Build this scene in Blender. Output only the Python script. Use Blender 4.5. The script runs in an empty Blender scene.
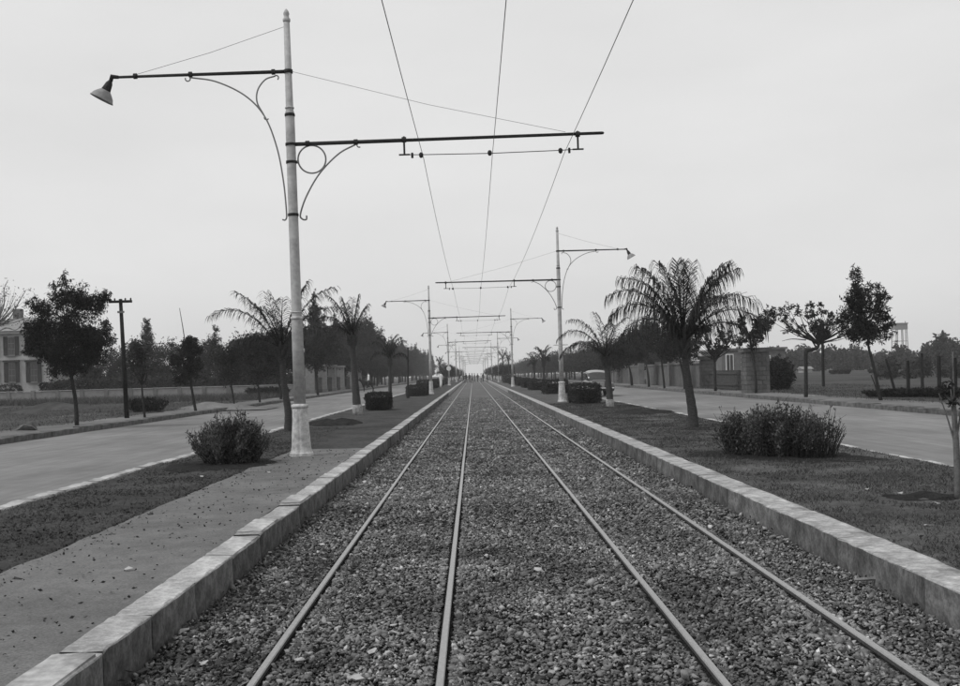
import bpy, bmesh, math, random
import numpy as np
from mathutils import Vector, Matrix, noise

# ------------------------------------------------------------------ camera, world, sun, exposure
SC = bpy.context.scene
COL = SC.collection
F, VX, VY, H, ROLL = 1050.0, 473.0, 374.0, 1.6, math.radians(1.5)   # photograph is 960 x 686
cam_d = bpy.data.cameras.new('camera')
cam = bpy.data.objects.new('camera', cam_d); COL.objects.link(cam)
cam_d.sensor_width = 36.0
cam_d.lens = F / 960.0 * 36.0
cam_d.shift_x = (480.0 - VX) / 960.0
cam_d.shift_y = (VY - 343.0) / 960.0
cam_d.clip_start, cam_d.clip_end = 0.05, 5000
cam.matrix_world = (Matrix.Translation((0, 0, H)) @ Matrix.Rotation(math.radians(90), 4, 'X')
                    @ Matrix.Rotation(-ROLL, 4, 'Z'))
SC.camera = cam

SUN_EL, SUN_AZ = math.radians(52), math.radians(-112)      # veiled sun high on the left
w = bpy.data.worlds.new('World'); SC.world = w; w.use_nodes = True
nt = w.node_tree; nt.nodes.clear()
sky = nt.nodes.new('ShaderNodeTexSky'); sky.sky_type = 'NISHITA'; sky.sun_disc = False
sky.sun_elevation = SUN_EL; sky.sun_rotation = SUN_AZ
sky.air_density = 1.0; sky.dust_density = 6.0; sky.ozone_density = 1.0
bw = nt.nodes.new('ShaderNodeRGBToBW'); nt.links.new(sky.outputs[0], bw.inputs[0])
# thick even cloud: most of the sky light is one flat grey
mx = nt.nodes.new('ShaderNodeMix'); mx.data_type = 'FLOAT'; mx.inputs[0].default_value = 0.74
nt.links.new(bw.outputs[0], mx.inputs[2]); mx.inputs[3].default_value = 8.3
# faint uneven cloud cover
wc = nt.nodes.new('ShaderNodeTexCoord'); wm = nt.nodes.new('ShaderNodeMapping'); wm.inputs['Scale'].default_value = (1, 1, 3.5); nt.links.new(wc.outputs['Generated'], wm.inputs[0])
wn_ = nt.nodes.new('ShaderNodeTexNoise'); wn_.inputs['Scale'].default_value = 2.2; wn_.inputs['Detail'].default_value = 5; nt.links.new(wm.outputs[0], wn_.inputs['Vector'])
wr = nt.nodes.new('ShaderNodeMapRange'); wr.inputs['From Min'].default_value = .3; wr.inputs['From Max'].default_value = .7; wr.inputs['To Min'].default_value = .94; wr.inputs['To Max'].default_value = 1.06; nt.links.new(wn_.outputs['Fac'], wr.inputs['Value'])
wk = nt.nodes.new('ShaderNodeMath'); wk.operation = 'MULTIPLY'; nt.links.new(mx.outputs[0], wk.inputs[0]); nt.links.new(wr.outputs[0], wk.inputs[1])
bg = nt.nodes.new('ShaderNodeBackground'); bg.inputs[1].default_value = 0.1
nt.links.new(wk.outputs[0], bg.inputs[0])
wo = nt.nodes.new('ShaderNodeOutputWorld'); nt.links.new(bg.outputs[0], wo.inputs[0])

sd = bpy.data.lights.new('sun', 'SUN'); sd.energy = 1.5; sd.angle = math.radians(11); sd.color = (1, 1, 1)
sun = bpy.data.objects.new('sun', sd); COL.objects.link(sun)
sdir = Vector((math.sin(SUN_AZ) * math.cos(SUN_EL), math.cos(SUN_AZ) * math.cos(SUN_EL), math.sin(SUN_EL)))
sun.rotation_euler = sdir.to_track_quat('Z', 'Y').to_euler()
SC.view_settings.view_transform = 'Standard'; SC.view_settings.look = 'None'
SC.view_settings.exposure = 0.18; SC.view_settings.gamma = 1.0
SC.render.engine = 'CYCLES'
SC.cycles.max_bounces = 5; SC.cycles.diffuse_bounces = 3; SC.cycles.volume_bounces = 1
SC.cycles.transparent_max_bounces = 8
SC.cycles.use_denoising = True

# ------------------------------------------------------------------ pixel to place
CR, SR = math.cos(ROLL), math.sin(ROLL)
def uv(px, py):
    u, v = px - VX, VY - py
    return u * CR + v * SR, -u * SR + v * CR
def G(px, py, z=0.2):                     # a pixel on level ground at height z
    u, v = uv(px, py); y = (H - z) * F / -v
    return Vector((u * y / F, y, z))
def D(px, py, y):                         # a pixel at a known distance
    u, v = uv(px, py)
    return Vector((u * y / F, y, H + v * y / F))

R = np.random.default_rng(7)
random.seed(7)

# ------------------------------------------------------------------ materials (all neutral grey: the scene is seen in black and white)
M = {}
def mat(name, lo, hi, scale=4.0, rough=0.9, bump=0.3, bscale=None, bdist=0.01, metal=0.0, spec=0.08, attr=None, stain=None, rnd=0.0, detail=8, stretch=None):
    m = bpy.data.materials.new(name); m.use_nodes = True; M[name] = m
    t = m.node_tree; N = t.nodes; L = t.links
    p = N['Principled BSDF']; p.inputs['Roughness'].default_value = rough
    p.inputs['Metallic'].default_value = metal; p.inputs['Specular IOR Level'].default_value = spec
    co = N.new('ShaderNodeTexCoord'); src = co.outputs['Object']
    if stretch:
        mp = N.new('ShaderNodeMapping'); mp.inputs['Scale'].default_value = stretch
        L.new(src, mp.inputs[0]); src = mp.outputs[0]
    n = N.new('ShaderNodeTexNoise'); n.inputs['Scale'].default_value = scale; n.inputs['Detail'].default_value = detail
    n.inputs['Roughness'].default_value = 0.65; L.new(src, n.inputs['Vector'])
    r = N.new('ShaderNodeMapRange'); r.inputs['From Min'].default_value = 0.3; r.inputs['From Max'].default_value = 0.7
    r.inputs['To Min'].default_value = lo; r.inputs['To Max'].default_value = hi
    L.new(n.outputs['Fac'], r.inputs['Value']); val = r.outputs[0]
    def mul(a, b):
        q = N.new('ShaderNodeMath'); q.operation = 'MULTIPLY'; L.new(a, q.inputs[0])
        if isinstance(b, float): q.inputs[1].default_value = b
        else: L.new(b, q.inputs[1])
        return q.outputs[0]
    if stain:                              # (scale, low factor, high factor) broad patches
        for sc_, f0, f1 in stain:
            n2 = N.new('ShaderNodeTexNoise'); n2.inputs['Scale'].default_value = sc_; n2.inputs['Detail'].default_value = 5
            n2.inputs['Roughness'].default_value = 0.6
            L.new(co.outputs['Object'], n2.inputs['Vector'])
            r2 = N.new('ShaderNodeMapRange'); r2.inputs['From Min'].default_value = 0.36; r2.inputs['From Max'].default_value = 0.64
            r2.inputs['To Min'].default_value = f0; r2.inputs['To Max'].default_value = f1
            L.new(n2.outputs['Fac'], r2.inputs['Value']); val = mul(val, r2.outputs[0])
    if attr:
        a = N.new('ShaderNodeAttribute'); a.attribute_name = attr; val = mul(val, a.outputs['Fac'])
    if rnd:
        oi = N.new('ShaderNodeObjectInfo'); r3 = N.new('ShaderNodeMapRange')
        r3.inputs['To Min'].default_value = 1 - rnd; r3.inputs['To Max'].default_value = 1 + rnd
        L.new(oi.outputs['Random'], r3.inputs['Value']); val = mul(val, r3.outputs[0])
    L.new(val, p.inputs['Base Color'])
    if bump:
        n3 = N.new('ShaderNodeTexNoise'); n3.inputs['Scale'].default_value = bscale or scale * 4; n3.inputs['Detail'].default_value = 6
        L.new(src, n3.inputs['Vector'])
        b = N.new('ShaderNodeBump'); b.inputs['Strength'].default_value = bump; b.inputs['Distance'].default_value = bdist
        L.new(n3.outputs['Fac'], b.inputs['Height']); L.new(b.outputs[0], p.inputs['Normal'])
    return m
def leafmat(name, lo, hi, trans=0.25):
    m = bpy.data.materials.new(name); m.use_nodes = True; M[name] = m
    t = m.node_tree; N = t.nodes; L = t.links; N.remove(N['Principled BSDF'])
    a = N.new('ShaderNodeAttribute'); a.attribute_name = 'tone'
    r = N.new('ShaderNodeMapRange'); r.inputs['To Min'].default_value = lo; r.inputs['To Max'].default_value = hi
    L.new(a.outputs['Fac'], r.inputs['Value'])
    d = N.new('ShaderNodeBsdfPrincipled'); d.inputs['Roughness'].default_value = 0.6; d.inputs['Specular IOR Level'].default_value = 0.07
    L.new(r.outputs[0], d.inputs['Base Color'])
    tr = N.new('ShaderNodeBsdfTranslucent'); L.new(r.outputs[0], tr.inputs[0])
    ms = N.new('ShaderNodeMixShader'); ms.inputs[0].default_value = trans
    L.new(d.outputs[0], ms.inputs[1]); L.new(tr.outputs[0], ms.inputs[2])
    L.new(ms.outputs[0], N['Material Output'].inputs[0])
    return m
mat('ground', 0.05, 0.1, 1.2, bump=.5, bscale=14, stain=[(.05, .7, 1.2)])
mat('bed', 0.012, 0.03, 20, bump=1, bscale=60, bdist=.03)
mat('stone', 0.11, 0.18, 14, rough=.85, bump=.4, bscale=70, attr='tone')
mat('footway', 0.085, 0.2, 60, bump=.6, bscale=160, bdist=.006, stain=[(.8, .78, 1.12), (4.5, .86, 1.08)], stretch=(1, 1.6, 1))
mat('earth', 0.03, 0.075, 10, bump=.9, bscale=40, bdist=.03, stain=[(1.1, .7, 1.2)])
mat('turf', 0.055, 0.105, 12, bump=.9, bscale=50, bdist=.03, stain=[(.9, .65, 1.25), (4, .8, 1.15)])
mat('road', 0.145, 0.205, 3, bump=.25, bscale=150, bdist=.004, stain=[(.12, .78, 1.14), (.5, .88, 1.08), (2.5, .93, 1.05)], stretch=(1.6, .08, 1))
mat('verge', 0.11, 0.17, 3, bump=.6, bscale=30, bdist=.02, stain=[(.3, .7, 1.15)])
mat('field', 0.028, 0.065, 1.6, bump=.8, bscale=12, bdist=.05, stain=[(.09, .6, 1.3)])
mat('ballast_far', 0.085, 0.145, 25, bump=1, bscale=40, bdist=.04, stain=[(.6, .75, 1.2), (5, .8, 1.2)])
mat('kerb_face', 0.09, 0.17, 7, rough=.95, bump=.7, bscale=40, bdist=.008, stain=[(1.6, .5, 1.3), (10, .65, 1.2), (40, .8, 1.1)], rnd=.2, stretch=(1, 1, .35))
mat('mortar', 0.32, 0.46, 7, bump=.4, bscale=50, bdist=.004, stain=[(3, .6, 1.1), (14, .8, 1.05)], rnd=.15)
mat('dark_soil', .012, .03, 14, bump=1, bscale=45, bdist=.04)  # near-black ground tone; also carries the shade of the two pits
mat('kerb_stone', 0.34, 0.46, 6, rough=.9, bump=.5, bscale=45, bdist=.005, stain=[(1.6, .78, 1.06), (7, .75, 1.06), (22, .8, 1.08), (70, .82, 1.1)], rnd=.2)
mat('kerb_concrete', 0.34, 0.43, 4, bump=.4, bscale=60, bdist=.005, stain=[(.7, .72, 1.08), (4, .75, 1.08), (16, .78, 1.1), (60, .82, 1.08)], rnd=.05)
mat('white_kerb', 0.3, 0.48, 8, bump=.3, stain=[(2.5, .55, 1.05)], rnd=.1)
mat('old_kerb', 0.08, 0.14, 6, bump=.5, stain=[(1.5, .7, 1.1)], rnd=.15)
mat('rail', 0.34, 0.46, 30, rough=.45, bump=.1, metal=.85, spec=.5)
mat('rail_web', .05, .09, 30, rough=.8, bump=.4)
mat('pole_paint', .34, .42, 8, rough=.55, bump=.15, bscale=40, bdist=.003, stain=[(3, .8, 1.05), (14, .85, 1.04)])
mat('base_paint', .44, .56, 8, rough=.6, bump=.2, bscale=40, bdist=.003, stain=[(4, .72, 1.05), (16, .85, 1.05)])
mat('iron', 0.018, 0.035, 12, rough=.6, bump=.2)
mat('arm_iron', 0.02, 0.035, 12, rough=.55, bump=.1)
mat('brace_iron', .16, .22, 12, rough=.6, bump=.1)
mat('enamel', .16, .26, 12, rough=.4, bump=.1)
mat('wire', .05, .07, 3, rough=.5, bump=0)
mat('bark', 0.015, 0.04, 18, bump=.8, bscale=60, bdist=.01)
mat('pale_bark', .16, .30, 16, bump=.7, bscale=50, bdist=.01, stain=[(6, .6, 1.1)])
mat('sapling_bark', .07, .15, 18, bump=.7, bscale=60, bdist=.008)
mat('palm_bark', 0.03, 0.08, 14, bump=1, bscale=30, bdist=.02, stretch=(1, 1, 4))
mat('limewash', .24, .36, 14, bump=.7, bscale=30, bdist=.02, stain=[(5, .5, 1.1)])
mat('wood_dark', 0.012, 0.025, 10, bump=.4)
mat('wood_post', .04, .08, 10, bump=.4)
mat('plaster', 0.3, 0.4, 3, bump=.15, stain=[(.6, .85, 1.05)])
mat('plaster_grey', 0.13, 0.19, 3, bump=.2, stain=[(.5, .75, 1.1)])
mat('brickwork', 0.085, 0.14, 5, bump=.3, stain=[(.7, .8, 1.1)], rnd=.15)
mat('roofing', 0.17, 0.24, 3, bump=.3)
mat('shutter', 0.03, 0.05, 5, bump=.1)
mat('glass_dark', .03, .05, 3, rough=.15, bump=0, spec=.5)
mat('white_paint', .6, .75, 4, bump=.1)
mat('car_paint', .03, .04, 2, rough=.2, bump=0, spec=.6)
mat('chrome', .5, .6, 3, rough=.15, bump=0, metal=1)
mat('tyre', .02, .03, 10, bump=.2)
mat('skin', .12, .16, 5, bump=0)
mat('cloth_white', .55, .7, 5, bump=.2)
mat('cloth_dark', .03, .06, 5, bump=.2)
mat('cloth_mid', .15, .22, 5, bump=.2)
mat('fur', 0.012, 0.025, 12, bump=.3)
mat('steel_grey', .14, .2, 4, bump=.1)
mat('paper', 0.3, 0.42, 5, bump=.2)
leafmat('leaf_dark', .006, .042); leafmat('leaf_mid', .015, .055); leafmat('leaf_pale', .03, .075)
leafmat('leaf_palm', .014, .05); leafmat('leaf_bush', .022, .15); leafmat('grass', .03, .115, .15); leafmat('leaf_far', .015, .045)
leafmat('leaf_hedge', .01, .05)

# ------------------------------------------------------------------ mesh helpers
class MB:
    def __init__(s): s.v = []; s.f = []; s.m = []
    def add(s, vs, fs, mi=0):
        o = len(s.v); s.v += [tuple(v) for v in vs]; s.f += [tuple(i + o for i in f) for f in fs]; s.m += [mi] * len(fs); return s
    def box(s, x0, x1, y0, y1, z0, z1, mi=0):
        vs = [(x, y, z) for z in (z0, z1) for y in (y0, y1) for x in (x0, x1)]
        return s.add(vs, [(0, 2, 3, 1), (4, 5, 7, 6), (0, 1, 5, 4), (2, 6, 7, 3), (0, 4, 6, 2), (1, 3, 7, 5)], mi)
    def tube(s, pts, rad, n=8, mi=0, cap=True):
        pts = [Vector(p) for p in pts]
        if not hasattr(rad, '__len__'): rad = [rad] * len(pts)
        vs = []; fs = []; ref = None
        for i, p in enumerate(pts):
            d = (pts[min(i + 1, len(pts) - 1)] - pts[max(i - 1, 0)]).normalized()
            if ref is None: ref = Vector((1, 0, 0)) if abs(d.x) < .8 else Vector((0, 1, 0))
            a = (ref - d * ref.dot(d)).normalized(); b = d.cross(a); ref = a
            for k in range(n):
                t = 2 * math.pi * k / n; vs.append(p + (a * math.cos(t) + b * math.sin(t)) * rad[i])
        for i in range(len(pts) - 1):
            for k in range(n):
                fs.append((i * n + k, i * n + (k + 1) % n, (i + 1) * n + (k + 1) % n, (i + 1) * n + k))
        if cap:
            fs.append(tuple(range(n))[::-1]); fs.append(tuple((len(pts) - 1) * n + k for k in range(n)))
        return s.add(vs, fs, mi)
    def lathe(s, prof, n=16, c=(0, 0, 0), mi=0, flute=None, rot=None):
        vs = []; fs = []
        for r, z in prof:
            for k in range(n):
                t = 2 * math.pi * k / n
                q = r * (1 + (flute * (0.5 + .5 * math.cos(t * n / 3.0)) if flute else 0))
                v = Vector((q * math.cos(t), q * math.sin(t), z))
                if rot is not None: v = rot @ v
                vs.append(v + Vector(c))
        m = len(prof)
        for i in range(m - 1):
            for k in range(n):
                fs.append((i * n + k, i * n + (k + 1) % n, (i + 1) * n + (k + 1) % n, (i + 1) * n + k))
        fs.append(tuple(range(n))[::-1]); fs.append(tuple((m - 1) * n + k for k in range(n)))
        return s.add(vs, fs, mi)
    def mesh(s, name, mats, smooth=False):
        me = bpy.data.meshes.new(name); me.from_pydata(s.v, [], s.f)
        for m in (mats if isinstance(mats, (list, tuple)) else [mats]): me.materials.append(M[m])
        if any(s.m): me.polygons.foreach_set('material_index', s.m)
        if smooth: me.polygons.foreach_set('use_smooth', [True] * len(me.polygons))
        me.update(); return me
    def build(s, name, mats, parent=None, smooth=False):
        return link(name, s.mesh(name, mats, smooth), parent)
def link(name, data, parent=None, loc=None):
    o = bpy.data.objects.new(name, data); COL.objects.link(o); o.parent = parent
    if loc is not None: o.location = loc
    return o
def tag(o, label, cat, group=None, kind=None):
    o['label'] = label; o['category'] = cat
    if group: o['group'] = group
    if kind: o['kind'] = kind
    return o
def thing(name, label, cat, loc=(0, 0, 0), rz=0, group=None):
    o = bpy.data.objects.new(name, None); COL.objects.link(o); o.empty_display_size = .2
    o.location = loc; o.rotation_euler = (0, 0, rz); return tag(o, label, cat, group)
def struct(o): o['kind'] = 'structure'; return o
def dup(o, loc=None, rz=None, scale=None, label=None, group=None, parent=None):
    c = o.copy(); COL.objects.link(c); c.parent = parent
    if loc is not None: c.location = loc
    if rz is not None: c.rotation_euler = (0, 0, rz)
    if scale is not None: c.scale = scale if hasattr(scale, '__len__') else (scale,) * 3
    if label: c['label'] = label
    if group: c['group'] = group
    for ch in o.children: dup(ch, parent=c)
    return c
def fast(name, V, k, mats, tone=None, smooth=False):
    """mesh from an (n,k,3) array: n separate k-gons"""
    V = np.asarray(V, dtype=np.float32); n = V.shape[0]
    me = bpy.data.meshes.new(name)
    me.vertices.add(n * k); me.vertices.foreach_set('co', V.reshape(-1))
    me.loops.add(n * k); me.loops.foreach_set('vertex_index', np.arange(n * k, dtype=np.int32))
    me.polygons.add(n); me.polygons.foreach_set('loop_start', np.arange(0, n * k, k, dtype=np.int32))
    me.materials.append(M[mats])
    if tone is not None:
        tn_ = np.repeat(np.asarray(tone, np.float32), k)
    me.update(calc_edges=True); me.validate()
    if tone is not None:
        me.attributes.new('tone', 'FLOAT', 'POINT'); me.attributes['tone'].data.foreach_set('value', tn_)
    return me
def unit(a): return a / (np.linalg.norm(a, axis=-1, keepdims=True) + 1e-9)
def leaves(C, size, aspect=.45, dirs=None, tone=None, rng=R):
    n = len(C); d = unit(rng.normal(size=(n, 3))) if dirs is None else unit(dirs)
    s = np.cross(d, unit(rng.normal(size=(n, 3)))); s = unit(s)
    nrm = np.cross(d, s); size = np.broadcast_to(np.asarray(size), (n,))[:, None]
    mid = C + d * size * .45 + nrm * size * .08
    V = np.stack([C, mid + s * size * aspect * .5, C + d * size, mid - s * size * aspect * .5], 1)
    return V
def noi(x, y, z=0., s=1.): return noise.noise(Vector((x * s, y * s, z)))

# ------------------------------------------------------------------ the ground in section
XKL, XKL2, XKR, XKR2 = -1.94, -2.18, 2.89, 3.21          # platform kerbs
XWL, XWL2, XWR, XWR2 = -5.37, -5.57, 6.33, 6.53          # road-side kerbs of the platforms
XFL, XFR = -12.6, 13.6                                   # far kerbs of the two roads
YF = 620.
mb = MB()
prof = [(-520, .17), (-14.2, .17), (-14.15, -.12), (15.15, -.12), (15.2, .17), (560, .17)]
vs = [(x, y, z) for y in (-12, 880) for x, z in prof]
mb.add(vs, [(i, i + 1, i + 7, i + 6) for i in range(5)])
g = struct(mb.build('ground', 'ground'))

def ygrid(y0, y1, dy0, ratio):
    ys = [y0]; d = dy0
    while ys[-1] < y1:
        d = max(dy0, ys[-1] * ratio); ys.append(min(y1, ys[-1] + d))
    return ys
def strip(name, x0, x1, y0, y1, z, m, nx=2, dy=3., ratio=.05, amp=0., ns=1., j0=0., j1=0., fz=None):
    ys = ygrid(y0, y1, dy, ratio); vs = []; fs = []
    for y in ys:
        a = x0 + j0 * (noi(3.1, y, 5, 1.3) + .5 * noi(7.7, y, 1, 5)); b = x1 + j1 * (noi(1.7, y, 9, 1.3) + .5 * noi(2.2, y, 3, 5))
        for i in range(nx + 1):
            x = a + (b - a) * i / nx
            zz = z + amp * (noi(x, y, 2, ns) + .5 * noi(x, y, 4, ns * 2.7) + .3 * noi(x, y, 6, ns * 6))
            if fz: zz += fz(x, y)
            vs.append((x, y, zz))
    for j in range(len(ys) - 1):
        for i in range(nx):
            o = j * (nx + 1) + i; fs.append((o, o + 1, o + nx + 2, o + nx + 1))
    o = MB().add(vs, fs).build(name, m, None, True)
    return struct(o)
strip('track_bed', XKL + .01, XKR - .01, 2, 40, -.045, 'bed', 24, .12, .02, .012, 3)
strip('track_bed', XKL + .01, XKR - .01, 39.5, YF, -.034, 'ballast_far', 30, .3, .01, .012, 4)
strip('road', -12.4, XWL2 - .004, -8, YF, .075, 'road', 10, 1, .03, .006, .4)
strip('road', XWR2 + .004, 13.4, -8, YF, .075, 'road', 10, 1, .03, .006, .4)
strip('verge', -14.6, XFL - .21, -8, YF, .215, 'verge', 6, .5, .03, .02, .8, .25)
strip('verge', XFR + .21, 15.9, -8, YF, .215, 'verge', 6, .5, .03, .02, .8, 0, .25)
# rough open ground beyond the verges
strip('field', -70, -14.45, 5, 150, .21, 'field', 40, .8, .02, .07, .25, 0, .2)
strip('field', 15.75, 90, 5, 260, .21, 'field', 40, .8, .02, .05, .25, .2)

def pit(cx, cy, rx, ry, d):
    return lambda x, y: -d * max(0., 1 - (abs((x - cx) / rx) ** 4 + abs((y - cy) / ry) ** 4)) ** .6
pL = G(335, 424); pR = G(645, 412.5); pT = (4.35, 10.75)
pits_l = []
pits_r = []
FW_END = 20.6
def fl(x, y):
    z = sum(p(x, y) for p in pits_l)
    if y < FW_END and x > -3.55: z -= .05
    if y > FW_END and x < -2.4: z -= 0
    return z
strip('earth_strip', XWL + .003, XKL2 - .004, 2, YF, .192, 'earth', 26, .16, .012, .022, 1.6, 0, .03, fl)
strip('grass_strip', XKR2 + .004, XWR - .003, 2, YF, .205, 'turf', 26, .16, .012, .018, 1.4, .04, 0, lambda x, y: sum(p(x, y) for p in pits_r))
strip('footway', -3.55, XKL2 + .004, 2, FW_END, .206, 'footway', 10, .05, .005, .004, 1.2, .035, 0)

# ------------------------------------------------------------------ ballast
def rock(rng):
    t = (1 + 5 ** .5) / 2
    v = np.array([(-1, t, 0), (1, t, 0), (-1, -t, 0), (1, -t, 0), (0, -1, t), (0, 1, t), (0, -1, -t), (0, 1, -t), (t, 0, -1), (t, 0, 1), (-t, 0, -1), (-t, 0, 1)]) / 1.9
    f = np.array([(0, 11, 5), (0, 5, 1), (0, 1, 7), (0, 7, 10), (0, 10, 11), (1, 5, 9), (5, 11, 4), (11, 10, 2), (10, 7, 6), (7, 1, 8), (3, 9, 4), (3, 4, 2), (3, 2, 6), (3, 6, 8), (3, 8, 9), (4, 9, 5), (2, 4, 11), (6, 2, 10), (8, 6, 7), (9, 8, 1)])
    v = v * rng.uniform(.5, 1.35, (12, 1)) + rng.normal(0, .2, (12, 3))
    return v, f
def hull(rng, npt):
    """angular splinter: convex hull of a few random points"""
    bm = bmesh.new()
    for p in rng.uniform(-1, 1, (npt, 3)):
        m = np.abs(p).max(); bm.verts.new(p / m * rng.uniform(.75, 1.05))
    r = bmesh.ops.convex_hull(bm, input=bm.verts[:])
    bmesh.ops.delete(bm, geom=[v for v in bm.verts if not v.link_faces], context='VERTS'); bmesh.ops.triangulate(bm, faces=bm.faces[:]); bm.verts.index_update()
    v = np.array([tuple(q.co) for q in bm.verts]); f = np.array([[q.index for q in fc.verts] for fc in bm.faces]); bm.free(); return v * .9, f
def shard(rng): return hull(rng, 9)
def octa(rng): return hull(rng, 6)
def rotm(n, rng, tilt=.5):
    a = rng.uniform(0, 2 * np.pi, n); b = rng.normal(0, tilt, n); c = rng.normal(0, tilt, n)
    ca, sa, cb, sb, cc, sc = np.cos(a), np.sin(a), np.cos(b), np.sin(b), np.cos(c), np.sin(c); o = np.zeros(n); l = np.ones(n)
    Z = np.stack([ca, -sa, o, sa, ca, o, o, o, l], 1).reshape(n, 3, 3); X = np.stack([l, o, o, o, cb, -sb, o, sb, cb], 1).reshape(n, 3, 3)
    Y = np.stack([cc, o, sc, o, l, o, -sc, o, cc], 1).reshape(n, 3, 3); return X @ Y @ Z
RAILS = [-1.21, -.215, 1.24, 2.24]
def stones(name, n, xr, yr, smin, smax, zb, maker, m, label, cat, zs=.5, avoid=True, tone=(.45, 1.5), power=1.0):
    rng = np.random.default_rng(n)
    x = rng.uniform(xr[0], xr[1], n); t = rng.uniform(0, 1, n) ** power; y = yr[0] + (yr[1] - yr[0]) * t
    s = rng.uniform(smin, smax, n) * rng.choice([.6, .9, 1, 1.5], n, p=[.3, .35, .27, .08])
    if avoid:
        for rx in RAILS:
            near = np.abs(x - rx) < .05; x = np.where(near, rx + np.sign(x - rx + 1e-6) * (.05 + np.abs(x - rx)), x)
    wave = np.array([noi(a, b, 11, 1.1) + .6 * noi(a, b, 12, 4) for a, b in zip(x, y)])
    z = zb + rng.uniform(-.012, .012, n) + .012 * wave
    if avoid:
        for rx in RAILS: z = np.where(np.abs(x - rx) < .12, np.minimum(z, -.03), z)
    protos = [maker(rng) for _ in range(14)]; which = rng.integers(0, 14, n); rm = rotm(n, rng, .42)
    sc3 = s[:, None] * np.stack([rng.uniform(.8, 1.6, n), rng.uniform(.6, 1.05, n), rng.uniform(zs * .7, zs * 1.3, n)], 1)
    tn = np.clip(rng.lognormal(-.05, .44, n), .22, 2.8) * (1 + .65 * wave)
    if not avoid: tn = tn * .8 + .3
    VV = []; FF = []; TT = []; off = 0
    for k, (pv, pf) in enumerate(protos):
        q = np.where(which == k)[0]; nv = len(pv)
        V = np.einsum('nij,nvj->nvi', rm[q], pv[None] * sc3[q][:, None]) + np.stack([x[q], y[q], z[q]], 1)[:, None]
        VV.append(V.reshape(-1, 3)); FF.append((pf[None] + (np.arange(len(q)) * nv)[:, None, None] + off).reshape(-1, 3)); TT.append(np.repeat(tn[q], nv)); off += len(q) * nv
    VV = np.concatenate(VV).astype(np.float32); FF = np.concatenate(FF).astype(np.int32); TT = np.concatenate(TT).astype(np.float32)
    me = bpy.data.meshes.new(name); me.vertices.add(len(VV)); me.vertices.foreach_set('co', VV.reshape(-1))
    me.loops.add(FF.size); me.loops.foreach_set('vertex_index', FF.reshape(-1)); me.polygons.add(len(FF)); me.polygons.foreach_set('loop_start', np.arange(0, FF.size, 3, dtype=np.int32))
    me.materials.append(M[m]); me.update(calc_edges=True); me.validate()
    me.attributes.new('tone', 'FLOAT', 'POINT'); me.attributes['tone'].data.foreach_set('value', TT)
    return tag(link(name, me), label, cat, kind='stuff')
BX = (XKL + .02, XKR - .02)
stones('ballast', 52000, BX, (4.3, 13.5), .0115, .0255, -.02, shard, 'stone', 'dark crushed stone ballast packed between the platform kerbs', 'ballast', power=1.25, zs=.55)
stones('small_ballast', 26000, BX, (4.3, 11), .010, .022, -.016, octa, 'stone', 'small dark stone chips lying among the ballast', 'ballast', power=1.2, zs=.6, tone=(.3, 1.7))
stones('far_ballast', 95000, BX, (13.2, 72), .02, .038, -.026, octa, 'stone', 'dark crushed stone ballast further along the tracks', 'ballast', power=1.7, zs=.6, tone=(.3, 1.7))
stones('soil_clod', 16000, (-5.3, -3.3), (4, 24), .006, .022, .192, octa, 'earth', 'loose dark soil clods on the bare planting strip', 'soil', avoid=False, tone=(.7, 1.6)) ['kind'] = 'stuff'

# ------------------------------------------------------------------ rails
mb_r = MB()
rp = [(-.022, -.008), (-.017, 0), (.017, 0), (.022, -.008), (.021, -.03), (.008, -.037), (.008, -.075), (-.008, -.075), (-.008, -.037), (-.021, -.03)]
ys = [1.5 + i * 2.5 for i in range(8)] + ygrid(22, YF, 4, .03)
vs = []
for y in ys:
    for x, z in rp: vs.append((x + .004 * noi(1, y, 0, .35), y, z + .003 * noi(4, y, 0, .3)))
n = len(rp)
for j in range(len(ys) - 1):
    for k in range(n):
        mb_r.add([], []); mb_r.f.append((j * n + k, (j + 1) * n + k, (j + 1) * n + (k + 1) % n, j * n + (k + 1) % n)); mb_r.m.append(0 if k in (0, 1, 2) else 1)
mb_r.v = vs
rail_me = mb_r.mesh('rail', ['rail', 'rail_web'])
for x, lb in zip(RAILS, ['polished steel rail nearest to the paved footway kerb', 'bright inner rail of the track beside the paved footway',
                         'inner rail of the track on the side of the grass strip', 'steel rail nearest to the concrete kerb of the grass strip']):
    tag(link('rail', rail_me, None, (x, 0, .003)), lb, 'rail')

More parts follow.
